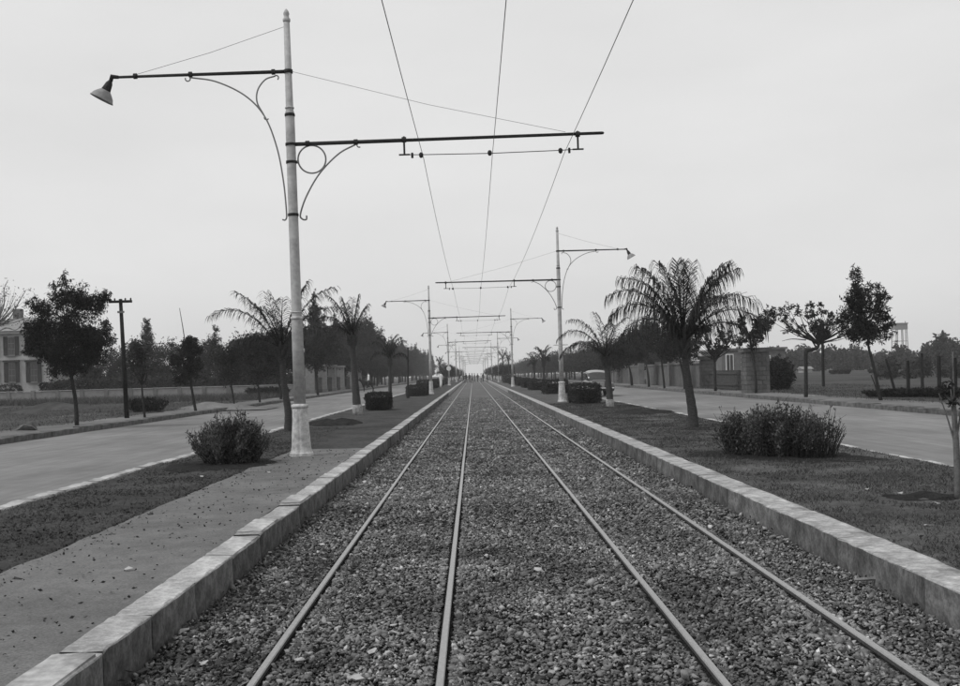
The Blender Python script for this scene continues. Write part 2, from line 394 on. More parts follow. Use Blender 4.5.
# ------------------------------------------------------------------ kerbs
def kerb_block(length, width, z0, z1, seed, rough=.004, ch=.014, nl=9):
    """profile in x (0 = face towards the tracks, +width = back), length along y"""
    rg = random.Random(seed)
    pr = [(0, z0), (.0, z0 + (z1 - z0) * .5), (0.002, z1 - ch), (ch * .3, z1 - ch * .3), (ch, z1), (width * .5, z1 + .002), (width - ch * .6, z1), (width, z1 - ch * .7), (width, z0)]
    vs = []; fs = []; n = len(pr)
    for j in range(nl + 1):
        e = 1.0 if j in (0, nl) else 0.0
        y = length * j / nl
        chip = rg.random() < .16
        for i, (x, z) in enumerate(pr):
            dx = rg.gauss(0, rough); dz = rg.gauss(0, rough * .7) if i in (2, 3, 4, 5, 6) else 0
            if chip and i in (2, 3, 4): dx += .014; dz -= .010 * rg.random()
            if e and i in (2, 3, 4, 5, 6): dz -= .006
            if e and i in (1, 2, 3): dx += .006
            vs.append((x + dx, y + rg.gauss(0, rough * .6), z + dz))
    for j in range(nl):
        for i in range(n - 1): fs.append((j * n + i, (j + 1) * n + i, (j + 1) * n + i + 1, j * n + i + 1))
    fs.append(tuple(range(n))); fs.append(tuple(nl * n + i for i in range(n))[::-1])
    return vs, fs
def kerb_run(name, label, x, sgn, width, z0, z1, length, y0, nstones, m, uneven=.006, gap=.012, seed=1, rough=.006, caps=0):
    root = thing(name, label, 'kerb', (x, y0, 0)); rg = random.Random(seed); protos = []
    for q in range(7):
        vs, fs = kerb_block(length - gap, width, z0, z1, seed * 31 + q, rough)
        vs = [(v[0] * sgn, v[1], v[2]) for v in vs]
        if sgn > 0: fs = [f[::-1] for f in fs]
        mb = MB().add(vs, fs); n_ = 9
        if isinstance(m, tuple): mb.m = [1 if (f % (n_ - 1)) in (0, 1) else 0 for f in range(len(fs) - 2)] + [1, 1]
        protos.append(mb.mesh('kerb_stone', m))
    y = 0
    for i in range(nstones):
        un = uneven * (1.1 if caps and i < 14 else 1)
        o = link('kerb_stone', protos[rg.randrange(7)], root, (rg.gauss(0, un * .8), y, rg.gauss(0, un)))
        sc_ = rg.uniform(.75, 1.2); o.scale = (1, sc_, 1); o.rotation_euler = (rg.gauss(0, uneven * .5), rg.gauss(0, uneven * 1.2), rg.gauss(0, uneven * .4)); y += length * sc_
    if caps:                                 # thin worn mortar caps, broken at their edges
        for o in list(root.children)[:caps]:
            if rg.random() < .5: continue
            y1_ = length * rg.uniform(.75, .98); y0_ = rg.uniform(.02, .1); ol = []; nn = 9
            for q in range(nn): ol.append((sgn * (.012 + abs(rg.gauss(0, .004))), y0_ + (y1_ - y0_) * q / nn))
            for q in range(4): ol.append((sgn * width * (.05 + .28 * q), y1_ + rg.gauss(0, .012)))
            for q in range(nn): ol.append((sgn * (width + rg.gauss(.0, .006)), y1_ - (y1_ - y0_) * q / nn))
            for q in range(4): ol.append((sgn * width * (.98 - .3 * q), y0_ + rg.gauss(0, .012)))
            h = rg.uniform(.005, .012); N_ = len(ol); vv = [(a, b_, z1 - .01) for a, b_ in ol] + [(a, b_, z1 + h) for a, b_ in ol]
            MB().add(vv, [tuple(range(N_, 2 * N_))[::(1 if sgn < 0 else 1)]] + [(q, (q + 1) % N_, N_ + (q + 1) % N_, N_ + q) for q in range(N_)]).build('mortar_cap', 'mortar', o)
    mb = MB(); yy = y
    while yy + y0 < YF:
        L_ = length * 2; mb.box(min(0, sgn * width), max(0, sgn * width), yy, yy + L_ - gap, z0, z1 + rg.gauss(0, .004)); yy += L_
    o = mb.build('kerb_row', m[0] if isinstance(m, tuple) else m, root); o['kind'] = 'stuff'
    return root
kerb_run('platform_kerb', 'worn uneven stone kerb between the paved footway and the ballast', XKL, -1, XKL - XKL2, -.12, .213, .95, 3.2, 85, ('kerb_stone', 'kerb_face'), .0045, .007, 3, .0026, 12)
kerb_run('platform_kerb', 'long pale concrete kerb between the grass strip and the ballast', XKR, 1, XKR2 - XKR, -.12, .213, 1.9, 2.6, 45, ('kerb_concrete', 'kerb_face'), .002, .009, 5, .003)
kerb_run('road_kerb', 'white painted kerb along the bare soil planting strip', XWL, -1, XWL - XWL2, -.1, .215, 1.1, 6, 60, 'white_kerb', .006, .015, 7)
kerb_run('road_kerb', 'low half buried pale kerb between grass strip and roadway', XWR, 1, XWR2 - XWR, -.1, .185, 1.1, 6, 60, 'white_kerb', .012, .02, 9)
kerb_run('road_kerb', 'dark weathered kerb of the roadway in front of the villa wall', XFL + .2, -1, .4, -.1, .235, 1.3, 18, 60, 'old_kerb', .008, .015, 11)
kerb_run('road_kerb', 'dark weathered kerb of the roadway in front of the brick gate pillar', XFR - .2, 1, .4, -.1, .235, 1.3, 18, 60, 'old_kerb', .008, .015, 13)

# ------------------------------------------------------------------ tram poles
def arc(pts, n=14):                        # smooth curve through points (Catmull-Rom)
    pts = [Vector(p) for p in pts]; P = [pts[0] * 2 - pts[1]] + pts + [pts[-1] * 2 - pts[-2]]; out = []
    for i in range(1, len(P) - 2):
        for k in range(n):
            t = k / n; a, b, c, d = P[i - 1:i + 3]
            out.append(.5 * ((2 * b) + (c - a) * t + (2 * a - 5 * b + 4 * c - d) * t * t + (3 * b - a - 3 * c + d) * t ** 3))
    out.append(pts[-1]); return out
def curl(x, z, r, a0, a1, n=10, y=0):
    return [(x + r * math.cos(math.radians(a0 + (a1 - a0) * i / n)), y, z + r * math.sin(math.radians(a0 + (a1 - a0) * i / n))) for i in range(n + 1)]
pole_root = thing('tram_pole', 'tall pale tubular pole', 'pole')
b_ = MB(); b_.lathe([(.215, -.05), (.215, .05), (.2, .07), (.19, .1), (.178, .16), (.165, .35), (.15, .6), (.138, .84), (.134, .86)], 36, flute=-.055)
base = b_.build('pole_base', 'base_paint', pole_root)
MB().lathe([(.134, .86), (.152, .872), (.158, .895), (.152, .918), (.11, .94)], 28).build('collar', 'base_paint', base, True)
s_ = MB(); s_.lathe([(.108, .93), (.102, 2.45), (.092, 2.5), (.084, 6.18), (.068, 6.24), (.054, 7.85)], 24); s_.build('shaft', 'pole_paint', pole_root, True)
for z, r0, h in [(2.46, .116, .055), (2.58, .106, .025)]:
    MB().lathe([(r0 - .01, z), (r0, z + .01), (r0, z + h - .01), (r0 - .02, z + h)], 24).build('ring', 'base_paint', pole_root, True)
MB().lathe([(.084, 6.12), (.094, 6.13), (.094, 6.16), (.084, 6.18)], 20).build('ring', 'iron', pole_root, True)
MB().lathe([(.07, 6.26), (.082, 6.265), (.082, 6.285), (.068, 6.3)], 20).build('ring', 'pole_paint', pole_root, True)
MB().lathe([(.054, 7.82), (.068, 7.84), (.068, 7.88), (.05, 7.9), (.045, 7.94), (.055, 7.97), (.04, 8.02), (.012, 8.06)], 16).build('finial', 'pole_paint', pole_root, True)
for z in (5.62, 5.3, 4.35):
    MB().lathe([(.085, z - .025), (.099, z - .022), (.099, z + .022), (.085, z + .025)], 20).build('clamp', 'iron', pole_root, True)
MB().lathe([(.064, 6.9), (.08, 6.905), (.08, 6.965), (.064, 6.97)], 20).build('clamp', 'iron', pole_root, True)
MB().tube([(.09, 0, 1.9), (.115, 0, 1.9)], .04, 10).build('cover_plate', 'base_paint', pole_root)
# bracket arm towards +x over the tracks
arm = MB(); arm.tube([(.05, 0, 5.62), (2.0, 0, 5.63), (2.02, 0, 5.63), (5.62, 0, 5.65)], [.036, .036, .031, .028], 12); arm = arm.build('bracket_arm', 'arm_iron', pole_root, True)
MB().lathe([(.03, -.02), (.045, 0), (.03, .02)], 10, (5.62, 0, 5.65)).build('end_cap', 'arm_iron', arm)
for x in (.3, 1.17):
    MB().tube([(x - .035, 0, 5.625), (x + .035, 0, 5.625)], .052, 12).build('clip', 'arm_iron', arm)
hx = []
for x in (2.04, 5.18):
    m_ = MB(); m_.tube([(x, 0, 5.70), (x, 0, 5.36)], .018, 8); m_.tube([(x - .04, 0, 5.64), (x + .04, 0, 5.64)], .05, 10); m_.tube([(x - .1, 0, 5.37), (x + .1, 0, 5.37)], .016, 6)
    m_.build('hanger', 'arm_iron', pole_root)
span = [(2.04, 0, 5.37), (2.2, 0, 5.365), (2.34, 0, 5.36), (3.58, 0, 5.345), (4.86, 0, 5.36), (5.0, 0, 5.365), (5.18, 0, 5.37)]
MB().tube(span, .008, 6).build('span_wire', 'wire', pole_root)
for x in (2.18, 2.34, 3.58, 4.86, 5.02):
    big = x in (2.34, 3.58, 4.86)
    m_ = MB(); m_.lathe([(.02, -.05), (.036 if big else .022, -.03), (.04 if big else .022, .02), (.02, .045)], 10, (x, 0, 5.355)); m_.build('insulator', 'iron', pole_root, True)
# brace and ring under the bracket arm
m_ = MB(); m_.tube(arc([(1.17, 0, 5.585), (.85, 0, 5.42), (.5, 0, 5.08), (.25, 0, 4.68), (.13, 0, 4.36), (.16, 0, 4.27), (.23, 0, 4.26), (.24, 0, 4.33)]), .015, 8)
m_.tube([(1.17, 0, 5.585)] + curl(1.23, 5.57, .04, 170, 300, 6), .012, 6); m_.build('brace', 'brace_iron', pole_root, True)
m_ = MB(); m_.tube([(.37 + .25 * math.cos(t * math.pi / 20), 0, 5.34 + .25 * math.sin(t * math.pi / 20)) for t in range(41)], .015, 8, cap=False)
m_.tube([(.1, 0, 5.3), (.135, 0, 5.3)], .03, 8); m_.build('ring_ornament', 'brace_iron', pole_root, True)
# lamp arm the other way
arm = MB(); arm.tube([(-.05, 0, 6.935), (-2.0, 0, 6.93), (-3.14, 0, 6.925)], [.034, .028, .024], 12); arm = arm.build('lamp_arm', 'arm_iron', pole_root, True)
for x in (-.27, -1.76, -2.75): MB().tube([(x - .03, 0, 6.935), (x + .03, 0, 6.935)], .05, 10).build('clip', 'arm_iron', arm)
m_ = MB(); m_.tube(arc([(-1.76, 0, 6.88), (-1.3, 0, 6.79), (-.8, 0, 6.53), (-.46, 0, 6.15), (-.26, 0, 5.6), (-.16, 0, 5.0), (-.12, 0, 4.4), (-.14, 0, 4.27), (-.2, 0, 4.27)]), .014, 8)
m_.tube(arc([(-.24, 0, 6.86), (-.42, 0, 6.8), (-.56, 0, 6.62), (-.58, 0, 6.4), (-.47, 0, 6.17)]), .014, 8)
m_.tube(curl(-1.81, 6.86, .045, 40, -200), .012, 6); m_.tube(curl(-.22, 6.83, .04, 150, -60), .012, 6); m_.tube(curl(-.42, 6.12, .04, 170, 330), .012, 6)
m_.build('brace', 'brace_iron', pole_root, True)
MB().tube([(-.055, 0, 7.74), (-1.4, 0, 7.315), (-2.75, 0, 6.96)], .004, 5).build('tie_wire', 'wire', pole_root)
MB().tube([(.075, 0, 6.93), (2.5, 0, 6.26), (4.96, 0, 5.69)], .0036, 5).build('tie_wire', 'wire', pole_root)
rot = Matrix.Rotation(math.radians(28), 3, 'Y')
lamp = MB(); lamp.lathe([(.03, -.02), (.035, -.08), (.06, -.13), (.075, -.22), (.085, -.27), (.06, -.29)], 16, (-3.16, 0, 6.93), rot=rot)
lamp.tube([(-3.05, 0, 6.925), (-3.17, 0, 6.94), (-3.19, 0, 6.86)], [.03, .045, .035], 10)
lamp = lamp.build('lamp_holder', 'iron', pole_root, True)
sh = MB(); sh.lathe([(.05, -.25), (.09, -.27), (.13, -.31), (.18, -.37), (.205, -.43), (.215, -.435), (.215, -.45), (.2, -.45), (.12, -.34), (.03, -.29)], 24, (-3.16, 0, 6.93), rot=rot)
sh.build('lamp_shade', 'enamel', lamp, True)
MB().lathe([(.02, -.29), (.05, -.33), (.06, -.38), (.03, -.43)], 12, (-3.16, 0, 6.93), rot=rot).build('bulb', 'white_paint', lamp, True)

XPL, XPR, Y0P, DYP = -3.13, 4.06, 18.95, 29.6
names = {0: 'pale tram pole with fluted base standing beside a twiggy bush on the footway end',
         1: 'pale tram pole with ladder bar beside the clipped hedge on the grass strip',
         2: 'pale tram pole at the end of a low clipped hedge, behind a thin dark post',
         3: 'pale tram pole just before the dark twin palms of the grass strip',
         4: 'pale tram pole beside the person in white'}
npole = 15
first = True
for i in range(npole):
    left = i % 2 == 0
    loc = (XPL if left else XPR, Y0P + DYP * i + random.uniform(-.4, .4) * (i > 0), .205)
    lab = names.get(i, 'distant tram pole in the hazy far part of the avenue')
    o = pole_root if first else dup(pole_root, loc)
    first = False
    o.location = loc; o['label'] = lab; o['group'] = 'tram poles along the two platforms'
    o.rotation_euler = (random.gauss(0, .004), [-.009, .004, 0, .003][i % 4] if i else -.008, (0 if left else math.pi) + random.gauss(0, .01))
    if i == 1:
        MB().box(-.33, .33, -.03, .03, 2.6, 2.64).build('ladder_bar', 'base_paint', o)
    if i == 4:
        MB().lathe([(.3, -.02), (.3, .02)], 24, (.0, -.14, 2.2), rot=Matrix.Rotation(math.pi / 2, 3, 'X')).build('round_sign', 'white_paint', o)

# overhead wires, held at each pole, slightly sagging
for x0, lb in [(-.79, 'overhead contact wire above the track beside the footway'), (.45, 'middle overhead wire between the two tracks'), (1.74, 'overhead contact wire above the track beside the grass strip')]:
    pts = []
    for i in range(-1, npole):
        ya = Y0P + DYP * i; yb = ya + DYP
        for k in range(10):
            t = k / 10; pts.append((x0 + .04 * math.sin(i * 2.1) * (1 - abs(2 * t - 1)), ya + (yb - ya) * t, 5.52 - .22 * 4 * t * (1 - t)))
    tag(MB().tube(pts, .0052, 5).build('overhead_wire', 'wire'), lb, 'wire')

# ------------------------------------------------------------------ vegetation builders
def crown_pts(blobs, n, clump=.28, rng=R, per=26):
    """clumped points through the volume of ellipsoid blobs"""
    vol = np.array([b[3] * b[4] * b[5] for b in blobs]) ** .75; cnt = np.maximum(1, (n * vol / vol.sum()).astype(int)); out = []; cc = []
    for b, c in zip(blobs, cnt):
        k = max(3, c // per); d = unit(rng.normal(size=(k, 3))); r = rng.uniform(.25, 1, (k, 1)) ** .55
        ctr = np.array(b[:3]) + d * r * np.array(b[3:6])
        ids = rng.integers(0, k, c); rad = min(b[3:6]) * clump
        p = ctr[ids] + np.clip(rng.normal(size=(c, 3)), -1.5, 1.5) * rad * rng.uniform(.5, 1.2, (k, 1))[ids]
        out.append(p); cc.append(ctr)
        k2 = max(3, c // 70); d2 = unit(rng.normal(size=(k2, 3)) + np.array([0, 0, .25])); st = np.array(b[:3]) + d2 * np.array(b[3:6]) * rng.uniform(.85, 1.1, (k2, 1)); ln = rng.uniform(.12, .42, (k2, 1)) * np.mean(b[3:6])
        t2 = rng.uniform(0, 1, (k2, 12, 1)); up_ = d2 + rng.normal(0, .35, (k2, 3)); up_[:, 2] += .15
        out.append((st[:, None] + up_[:, None] * ln[:, None] * t2 + rng.normal(0, .08, (k2, 12, 3)) * np.mean(b[3:6]) * (1 - .6 * t2)).reshape(-1, 3))
    return np.concatenate(out), np.concatenate(cc)
def tones(P, rng=R):
    z = P[:, 2]; t = rng.uniform(0, 1, len(P)); cl = np.array([noi(p[0], p[1], p[2] * 1.3, 1.3) for p in P])
    return np.clip(.45 + .5 * cl + .35 * (t - .5), 0, 1)
def make_tree(name, label, cat, loc, trunk, rads, blobs, n, leaf, lm='leaf_mid', bm='bark', group=None, clump=.28, aspect=.45, branch=10, fork=None, per=26, droop=0., brad=.02, seed=1, stems=None):
    rng = np.random.default_rng(seed)
    root = thing(name, label, cat, loc, 0, group)
    P, cc = crown_pts(blobs, n, clump, rng, per)
    mb = MB(); tp = arc(trunk, 4); rr = np.interp(np.linspace(0, 1, len(tp)), np.linspace(0, 1, len(rads)), rads); mb.tube(tp, list(rr), 9)
    top = Vector(trunk[-1]); ft = Vector(fork) if fork else top
    idx = rng.permutation(len(cc))[:branch]
    for k in idx:
        e = Vector(cc[k]); s = ft.lerp(top, rng.uniform(0, 1)); mid = s.lerp(e, .5) + Vector((rng.normal(0, .08), rng.normal(0, .08), -.04)) * (e - s).length
        q = arc([s, mid, e], 4); mb.tube(q, list(np.linspace(brad * rng.uniform(.8, 1.6), brad * .25, len(q))), 5)
    for st in stems or []: mb.tube(arc(st[0], 4), list(np.linspace(st[1], st[2], 4 * (len(st[0]) - 1) + 1)), 7)
    mb.build('trunk', bm, root, True)
    dirs = rng.normal(size=P.shape); dirs[:, 2] -= droop
    V = leaves(P, leaf * rng.uniform(.6, 1.25, len(P)), aspect, dirs, rng=rng)
    link('crown', fast('crown', V, 4, lm, tones(P, rng)), root)
    return root
def px_tree(name, label, cat, base, trunk_px, rads, blobs_px, n, leaf, zb=.2, y=None, **kw):
    """outline read from the photograph; its distance comes from where the trunk meets the ground"""
    g = G(base[0], base[1], zb) if y is None else Vector((D(base[0], base[1], y).x, y, zb))
    Y = g.y; loc = Vector((g.x, g.y, zb)); tr = [(0, 0, -.06)]; rng = random.Random(int(base[0] * 7 + base[1]))
    for q in trunk_px: p = D(q[0], q[1], Y) - loc; tr.append((p.x, rng.uniform(-.1, .1) if len(q) < 3 else q[2], p.z))
    bl = []
    for b in blobs_px:
        p = D(b[0], b[1], Y) - loc; rx = b[2] * Y / F; rz = b[3] * Y / F
        bl.append((p.x, rng.uniform(-.35, .35) * rx, p.z, rx, max(rx, .6 * rz) * rng.uniform(.8, 1.05), rz))
    kw.setdefault('seed', int(base[0]) + 1)
    stems = []
    for st in kw.pop('stems_px', []):
        stems.append(([tuple(D(a, b, Y) - loc) for a, b in st[0]], st[1], st[2]))
    fk = kw.pop('fork_px', None)
    if fk: kw['fork'] = tuple(D(fk[0], fk[1], Y) - loc)
    return make_tree(name, label, cat, loc, tr, rads, bl, n, leaf, stems=stems, **kw)

# ---- palms
def frond(az, el, length, droop, rng, leaflet=.5, nn=46, hang=.9, width=.022):
    d = Vector((math.cos(az) * math.cos(el), math.sin(az) * math.cos(el), math.sin(el))); p = Vector((0, 0, 0)); ds = length / nn; path = [p.copy()]; dirs = [d.copy()]
    for i in range(nn):
        d = (d + Vector((0, 0, -droop * ds * (0.4 + 1.4 * i / nn)))).normalized(); p = p + d * ds; path.append(p.copy()); dirs.append(d.copy())
    V = []
    for i in range(6, nn + 1):
        t = i / nn; L = leaflet * (math.sin(min(1, t * 1.25 + .12) * math.pi * .62) ** .7) * (1 - .45 * t ** 3)
        side = dirs[i].cross(Vector((0, 0, 1)))
        if side.length < .05: side = Vector((-math.sin(az), math.cos(az), 0))
        side.normalize()
        for sg in (-1, 1):
            if rng.random() < .06: continue
            dd = (side * sg * rng.uniform(.55, .95) + dirs[i] * rng.uniform(.5, .9) + Vector((0, 0, rng.uniform(-.25, .35)))).normalized()
            l_ = L * rng.uniform(.75, 1.1); q0 = path[i]; q1 = q0 + dd * l_ * .4; d2 = (dd + Vector((0, 0, -hang * rng.uniform(.7, 1.3)))).normalized(); q2 = q1 + d2 * l_ * .35
            d3 = (d2 + Vector((0, 0, -hang * rng.uniform(.6, 1.3)))).normalized(); q3 = q2 + d3 * l_ * .3
            wv = dd.cross(Vector((rng.gauss(0, .5), rng.gauss(0, .5), 1))).normalized() * width * rng.uniform(.7, 1.1)
            V.append([q0 - wv * .4, q0 + wv * .4, q1 + wv, q1 - wv]); V.append([q1 - wv, q1 + wv, q2 + wv * .8, q2 - wv * .8]); V.append([q2 - wv * .8, q2 + wv * .8, q3 + wv * .1, q3 - wv * .1])
    for i in range(nn):                      # rachis as a narrow three-sided rib
        r0 = .026 * (1 - .85 * i / nn); r1 = .026 * (1 - .85 * (i + 1) / nn); s = dirs[i].cross(Vector((.01, .02, 1))).normalized(); u = s.cross(dirs[i]).normalized()
        a = [path[i] + s * r0, path[i] - s * r0, path[i] - u * r0]; b = [path[i + 1] + s * r1, path[i + 1] - s * r1, path[i + 1] - u * r1]
        for k in range(3): V.append([a[k], a[(k + 1) % 3], b[(k + 1) % 3], b[k]])
    V = np.array([[tuple(q) for q in f] for f in V]); return V
def make_palm(name, label, loc, trunk, rads, fronds, seed=1, leaflet=.5, bark='palm_bark', group=None, spear=.8, hang=.9, boots=True, band=None, width=.022, nn=46, twigs=0):
    rng = random.Random(seed); root = thing(name, label, 'palm', loc, 0, group)
    mb = MB(); tp = arc(trunk, 8); rr = np.interp(np.linspace(0, 1, len(tp)), np.linspace(0, 1, len(rads)), rads)
    rr = [r * (1 + .05 * math.sin(i * 2.4)) for i, r in enumerate(rr)]; mb.tube(tp, rr, 12); mb.build('trunk', bark, root, True)
    top = Vector(trunk[-1])
    if boots:                                # leaf bases round the top of the stem
        for k in range(16):
            a = k * 2.4; h = -.05 - .028 * k; r = rads[-1]
            b = top + Vector((math.cos(a) * r * .8, math.sin(a) * r * .8, h)); e = b + Vector((math.cos(a) * .12, math.sin(a) * .12, .2))
            MB().tube([b, (b + e) / 2 + Vector((math.cos(a), math.sin(a), 0)) * .02, e], [.045, .038, .02], 6).build('leaf_base', bark, root)
    if band:
        MB().tube([tp[0] * (1 - t) + Vector(trunk[1]) * t for t in (0.01, band)], [rads[0] * 1.06, rads[0] * .98], 12).build('limewash_band', 'limewash', root, True)
    for az, el, ln, dr in fronds:
        V = frond(math.radians(az), math.radians(el), ln, dr, rng, leaflet, nn, hang, width)
        tn = np.clip(np.random.default_rng(seed).normal(.45, .2, len(V)), 0, 1)
        o = link('frond', fast('frond', V, 4, 'leaf_palm', tn), root); o.location = top + Vector((math.cos(math.radians(az)) * .04, math.sin(math.radians(az)) * .04, rng.uniform(-.08, .02)))
    if spear:
        MB().tube([top, top + Vector((.03, 0, spear * .5)), top + Vector((.02, .02, spear))], [.05, .035, .006], 6).build('spear_leaf', 'leaf_palm', root)
    return root

def scatter(cx, cy, rx, ry, k, r, seed):
    rg = random.Random(seed); out = []
    for i in range(k):
        a = rg.uniform(0, 6.283); q = rg.uniform(0.1, 1) ** .5; out.append((cx + rx * q * math.cos(a), cy + ry * q * math.sin(a), r * rg.uniform(.55, 1.3), r * rg.uniform(.5, 1.1)))
    return out
# large palm on the grass strip
b = G(693, 428); tp = D(683, 338, b.y) - b
make_palm('palm_tree', 'large feathery palm with wide arching fronds on the grass strip', b, [(0, 0, -.1), (.0, 0, .35), (tp.x * .55, 0, tp.z * .55), tuple(tp)], [.15, .115, .09, .075],
          [(178, 66, 2.25, .85), (187, 58, 2.05, 1.0), (166, 70, 2.13, .75), (202, 46, 1.64, 1.05), (192, 74, 2.05, .7), (130, 78, 2.02, .5), (100, 84, 1.84, .35), (250, 80, 1.84, .45), (70, 80, 1.94, .42), (24, 62, 2.25, .3), (12, 60, 2.34, .82),
           (-8, 52, 2.21, .95), (-24, 40, 1.80, 1.0), (300, 56, 1.80, .8), (275, 74, 1.89, .5), (340, 70, 2.07, .65), (4, 74, 2.16, .6)], 5, .8, band=None, hang=2.0, width=.0115, nn=66)
# smaller palms
b = G(610, 407); tp = D(606, 356, b.y) - b
make_palm('palm_tree', 'small palm with pale base beside the clipped hedge of the grass strip', b, [(0, 0, -.1), (0, 0, .4), (tp.x * .5, 0, tp.z * .6), tuple(tp)], [.15, .13, .11, .1],
          [(180, 62, 2.3, .95), (170, 45, 2.0, 1.0), (195, 70, 2.2, .8), (10, 60, 2.1, .9), (-15, 50, 1.9, .9), (40, 70, 2.0, .7), (110, 75, 1.9, .6), (270, 65, 1.9, .8), (230, 45, 1.8, .9), (310, 40, 1.8, .9), (140, 50, 1.9, .9), (60, 40, 1.7, .9)], 8, .55, band=.8, width=.012, nn=58, hang=1.3)
b = G(288, 431); tp = D(281, 345, b.y) - b
make_palm('palm_tree', 'slim palm with few arching fronds right behind the fluted pole', b, [(0, 0, -.1), (0.02, 0, .5), (tp.x * .5, 0, tp.z * .5), tuple(tp)], [.12, .1, .085, .08],
          [(180, 58, 2.25, .75), (172, 66, 1.9, .55), (8, 66, 2.2, .55), (-10, 55, 2.1, .65), (25, 74, 1.9, .4), (95, 70, 1.7, .6), (250, 60, 1.6, .8), (200, 30, 1.3, .8), (330, 40, 1.5, .8), (140, 76, 1.6, .4)], 11, .62, width=.0105, hang=1.0, nn=58)
b = G(358, 415); tp = D(352, 335, b.y) - b
make_palm('palm_tree', 'slim upright palm with pale base beside the low hedge block', b, [(0, 0, -.1), (-.04, 0, .5), (tp.x * .7, 0, tp.z * .6), tuple(tp)], [.19, .15, .11, .095],
          [(180, 74, 1.7, .75), (165, 80, 1.5, .35), (20, 82, 1.5, .3), (190, 60, 1.5, 1.1), (260, 70, 1.3, .6), (350, 72, 1.3, .7), (90, 78, 1.5, .4), (200, 40, 1.0, 1.0)], 13, .46, band=.8, width=.012, nn=56, hang=1.2)
far_palm = make_palm('palm_tree', 'distant palm on the platform strip', (-4.0, 62, .2), [(0, 0, -.1), (0, 0, 1), (.03, 0, 2.3)], [.17, .14, .12],
          [(a, e, 1.7, .85) for a, e in [(0, 60), (50, 72), (100, 55), (150, 68), (190, 60), (240, 70), (290, 55), (330, 65), (20, 35), (170, 35)]], 17, .5, nn=40, width=.02, hang=1.2)
far_palm.scale = (.62, .62, 1.0); far_palm.location = G(390.5, 403.5); far_palm['label'] = 'dark palm standing at the end of the low hedge block by the upright palm'
for x, y, s, lb in [(4.6, 160, (.5, .5, 1.45), 'taller of two narrow dark palms far along the grass strip'), (5.5, 160, (.5, .5, 1.35), 'shorter of two narrow dark palms far along the grass strip'),
                    (-4.6, 146, (.5, .5, 1.15), 'narrow dark palm in the strip beyond the person in white'), (5.2, 77, (.7, .7, .95), 'small palm between the hedges past the parked car'), (5.6, 96, (.7, .7, .9), 'small far palm beside the clipped hedge row')]:
    dup(far_palm, (x, y, .2), random.uniform(0, 6), s, lb, 'distant palms')

# ---- twiggy bushes
def make_bush(name, label, loc, rx, ry, h, nstem, seed, lm='leaf_bush', spread=.35, leafn=42, leaf=.05, bare=None, rz=0, group=None, wild=0., aspect=.42):
    rng = np.random.default_rng(seed); root = thing(name, label, 'bush', loc, rz, group); mb = MB(); C = []; Dd = []
    for i in range(nstem):
        a = rng.uniform(0, 2 * np.pi); r = rng.uniform(0, 1) ** .5; bx, by = rx * .72 * r * math.cos(a), ry * .72 * r * math.sin(a)
        hh = h * rng.uniform(.72 - .2 * wild, 1.08 + .08 * wild) * (1 - (.12 + .2 * wild) * r * r) * (1 + .22 * wild * noi(bx, by, seed, 3)) * (1.22 if wild and rng.random() < .07 else 1.); ox, oy = math.cos(a) * r * spread * rng.uniform(.3, 1.1), math.sin(a) * r * spread * rng.uniform(.3, 1.1)
        p0 = Vector((bx, by, -.03)); p2 = Vector((bx + ox + rng.normal(0, .06), by + oy + rng.normal(0, .06), hh)); p1 = (p0 + p2) / 2 + Vector((rng.normal(0, .04), rng.normal(0, .04), .05))
        q = arc([p0, p1, p2], 3); mb.tube(q, list(np.linspace(.008, .003, len(q))), 4, cap=False)
        bn = bare(bx, by) if bare else 0.
        for k in range(int(leafn * (1 - bn))):
            t = rng.uniform(.12, 1.) if not bn else rng.uniform(.3, 1.); s = q[min(len(q) - 1, int(t * (len(q) - 1)))]; nx_ = q[min(len(q) - 1, int(t * (len(q) - 1)) + 1)]
            f = t * (len(q) - 1) % 1; c = s.lerp(nx_, f); C.append(tuple(c + Vector(rng.normal(0, .018, 3)))); dv = rng.normal(size=3) * .6; dv[2] += .8; Dd.append(dv)
        if rng.random() < .5:                 # side twig
            e = p1.lerp(p2, rng.uniform(0, .8)); t2 = e + Vector((rng.normal(0, .1), rng.normal(0, .1), rng.uniform(.08, .22))); mb.tube([e, t2], [.004, .002], 3, cap=False)
    mb.build('stems', 'bark', root)
    C = np.array(C); V = leaves(C, leaf * rng.uniform(.6, 1.3, len(C)), aspect, np.array(Dd), rng=rng)
    tn = np.clip(rng.uniform(0, 1, len(C)) * .7 + .5 * np.array([noi(c[0], c[1], c[2], 4) for c in C]) + .1, 0, 1)
    link('foliage', fast('foliage', V, 4, lm, tn), root)
    return root
make_bush('bush', 'rounded twiggy bush on bare soil beside the fluted pole', G(231, 464), .54, .5, .72, 380, 3, spread=.32, leafn=50, leaf=.062, wild=1, aspect=.3)
make_bush('bush', 'long untrimmed bush with bare twigs at one end on the grass strip', Vector((4.72, 16.3, .18)), 1.32, .56, .72, 560, 5, lm='leaf_bush', spread=.2, leafn=46, leaf=.05, wild=.6, bare=lambda x, y: 0.0 if x < .35 else min(.96, (x - .35) * 2.2), rz=math.radians(-52))

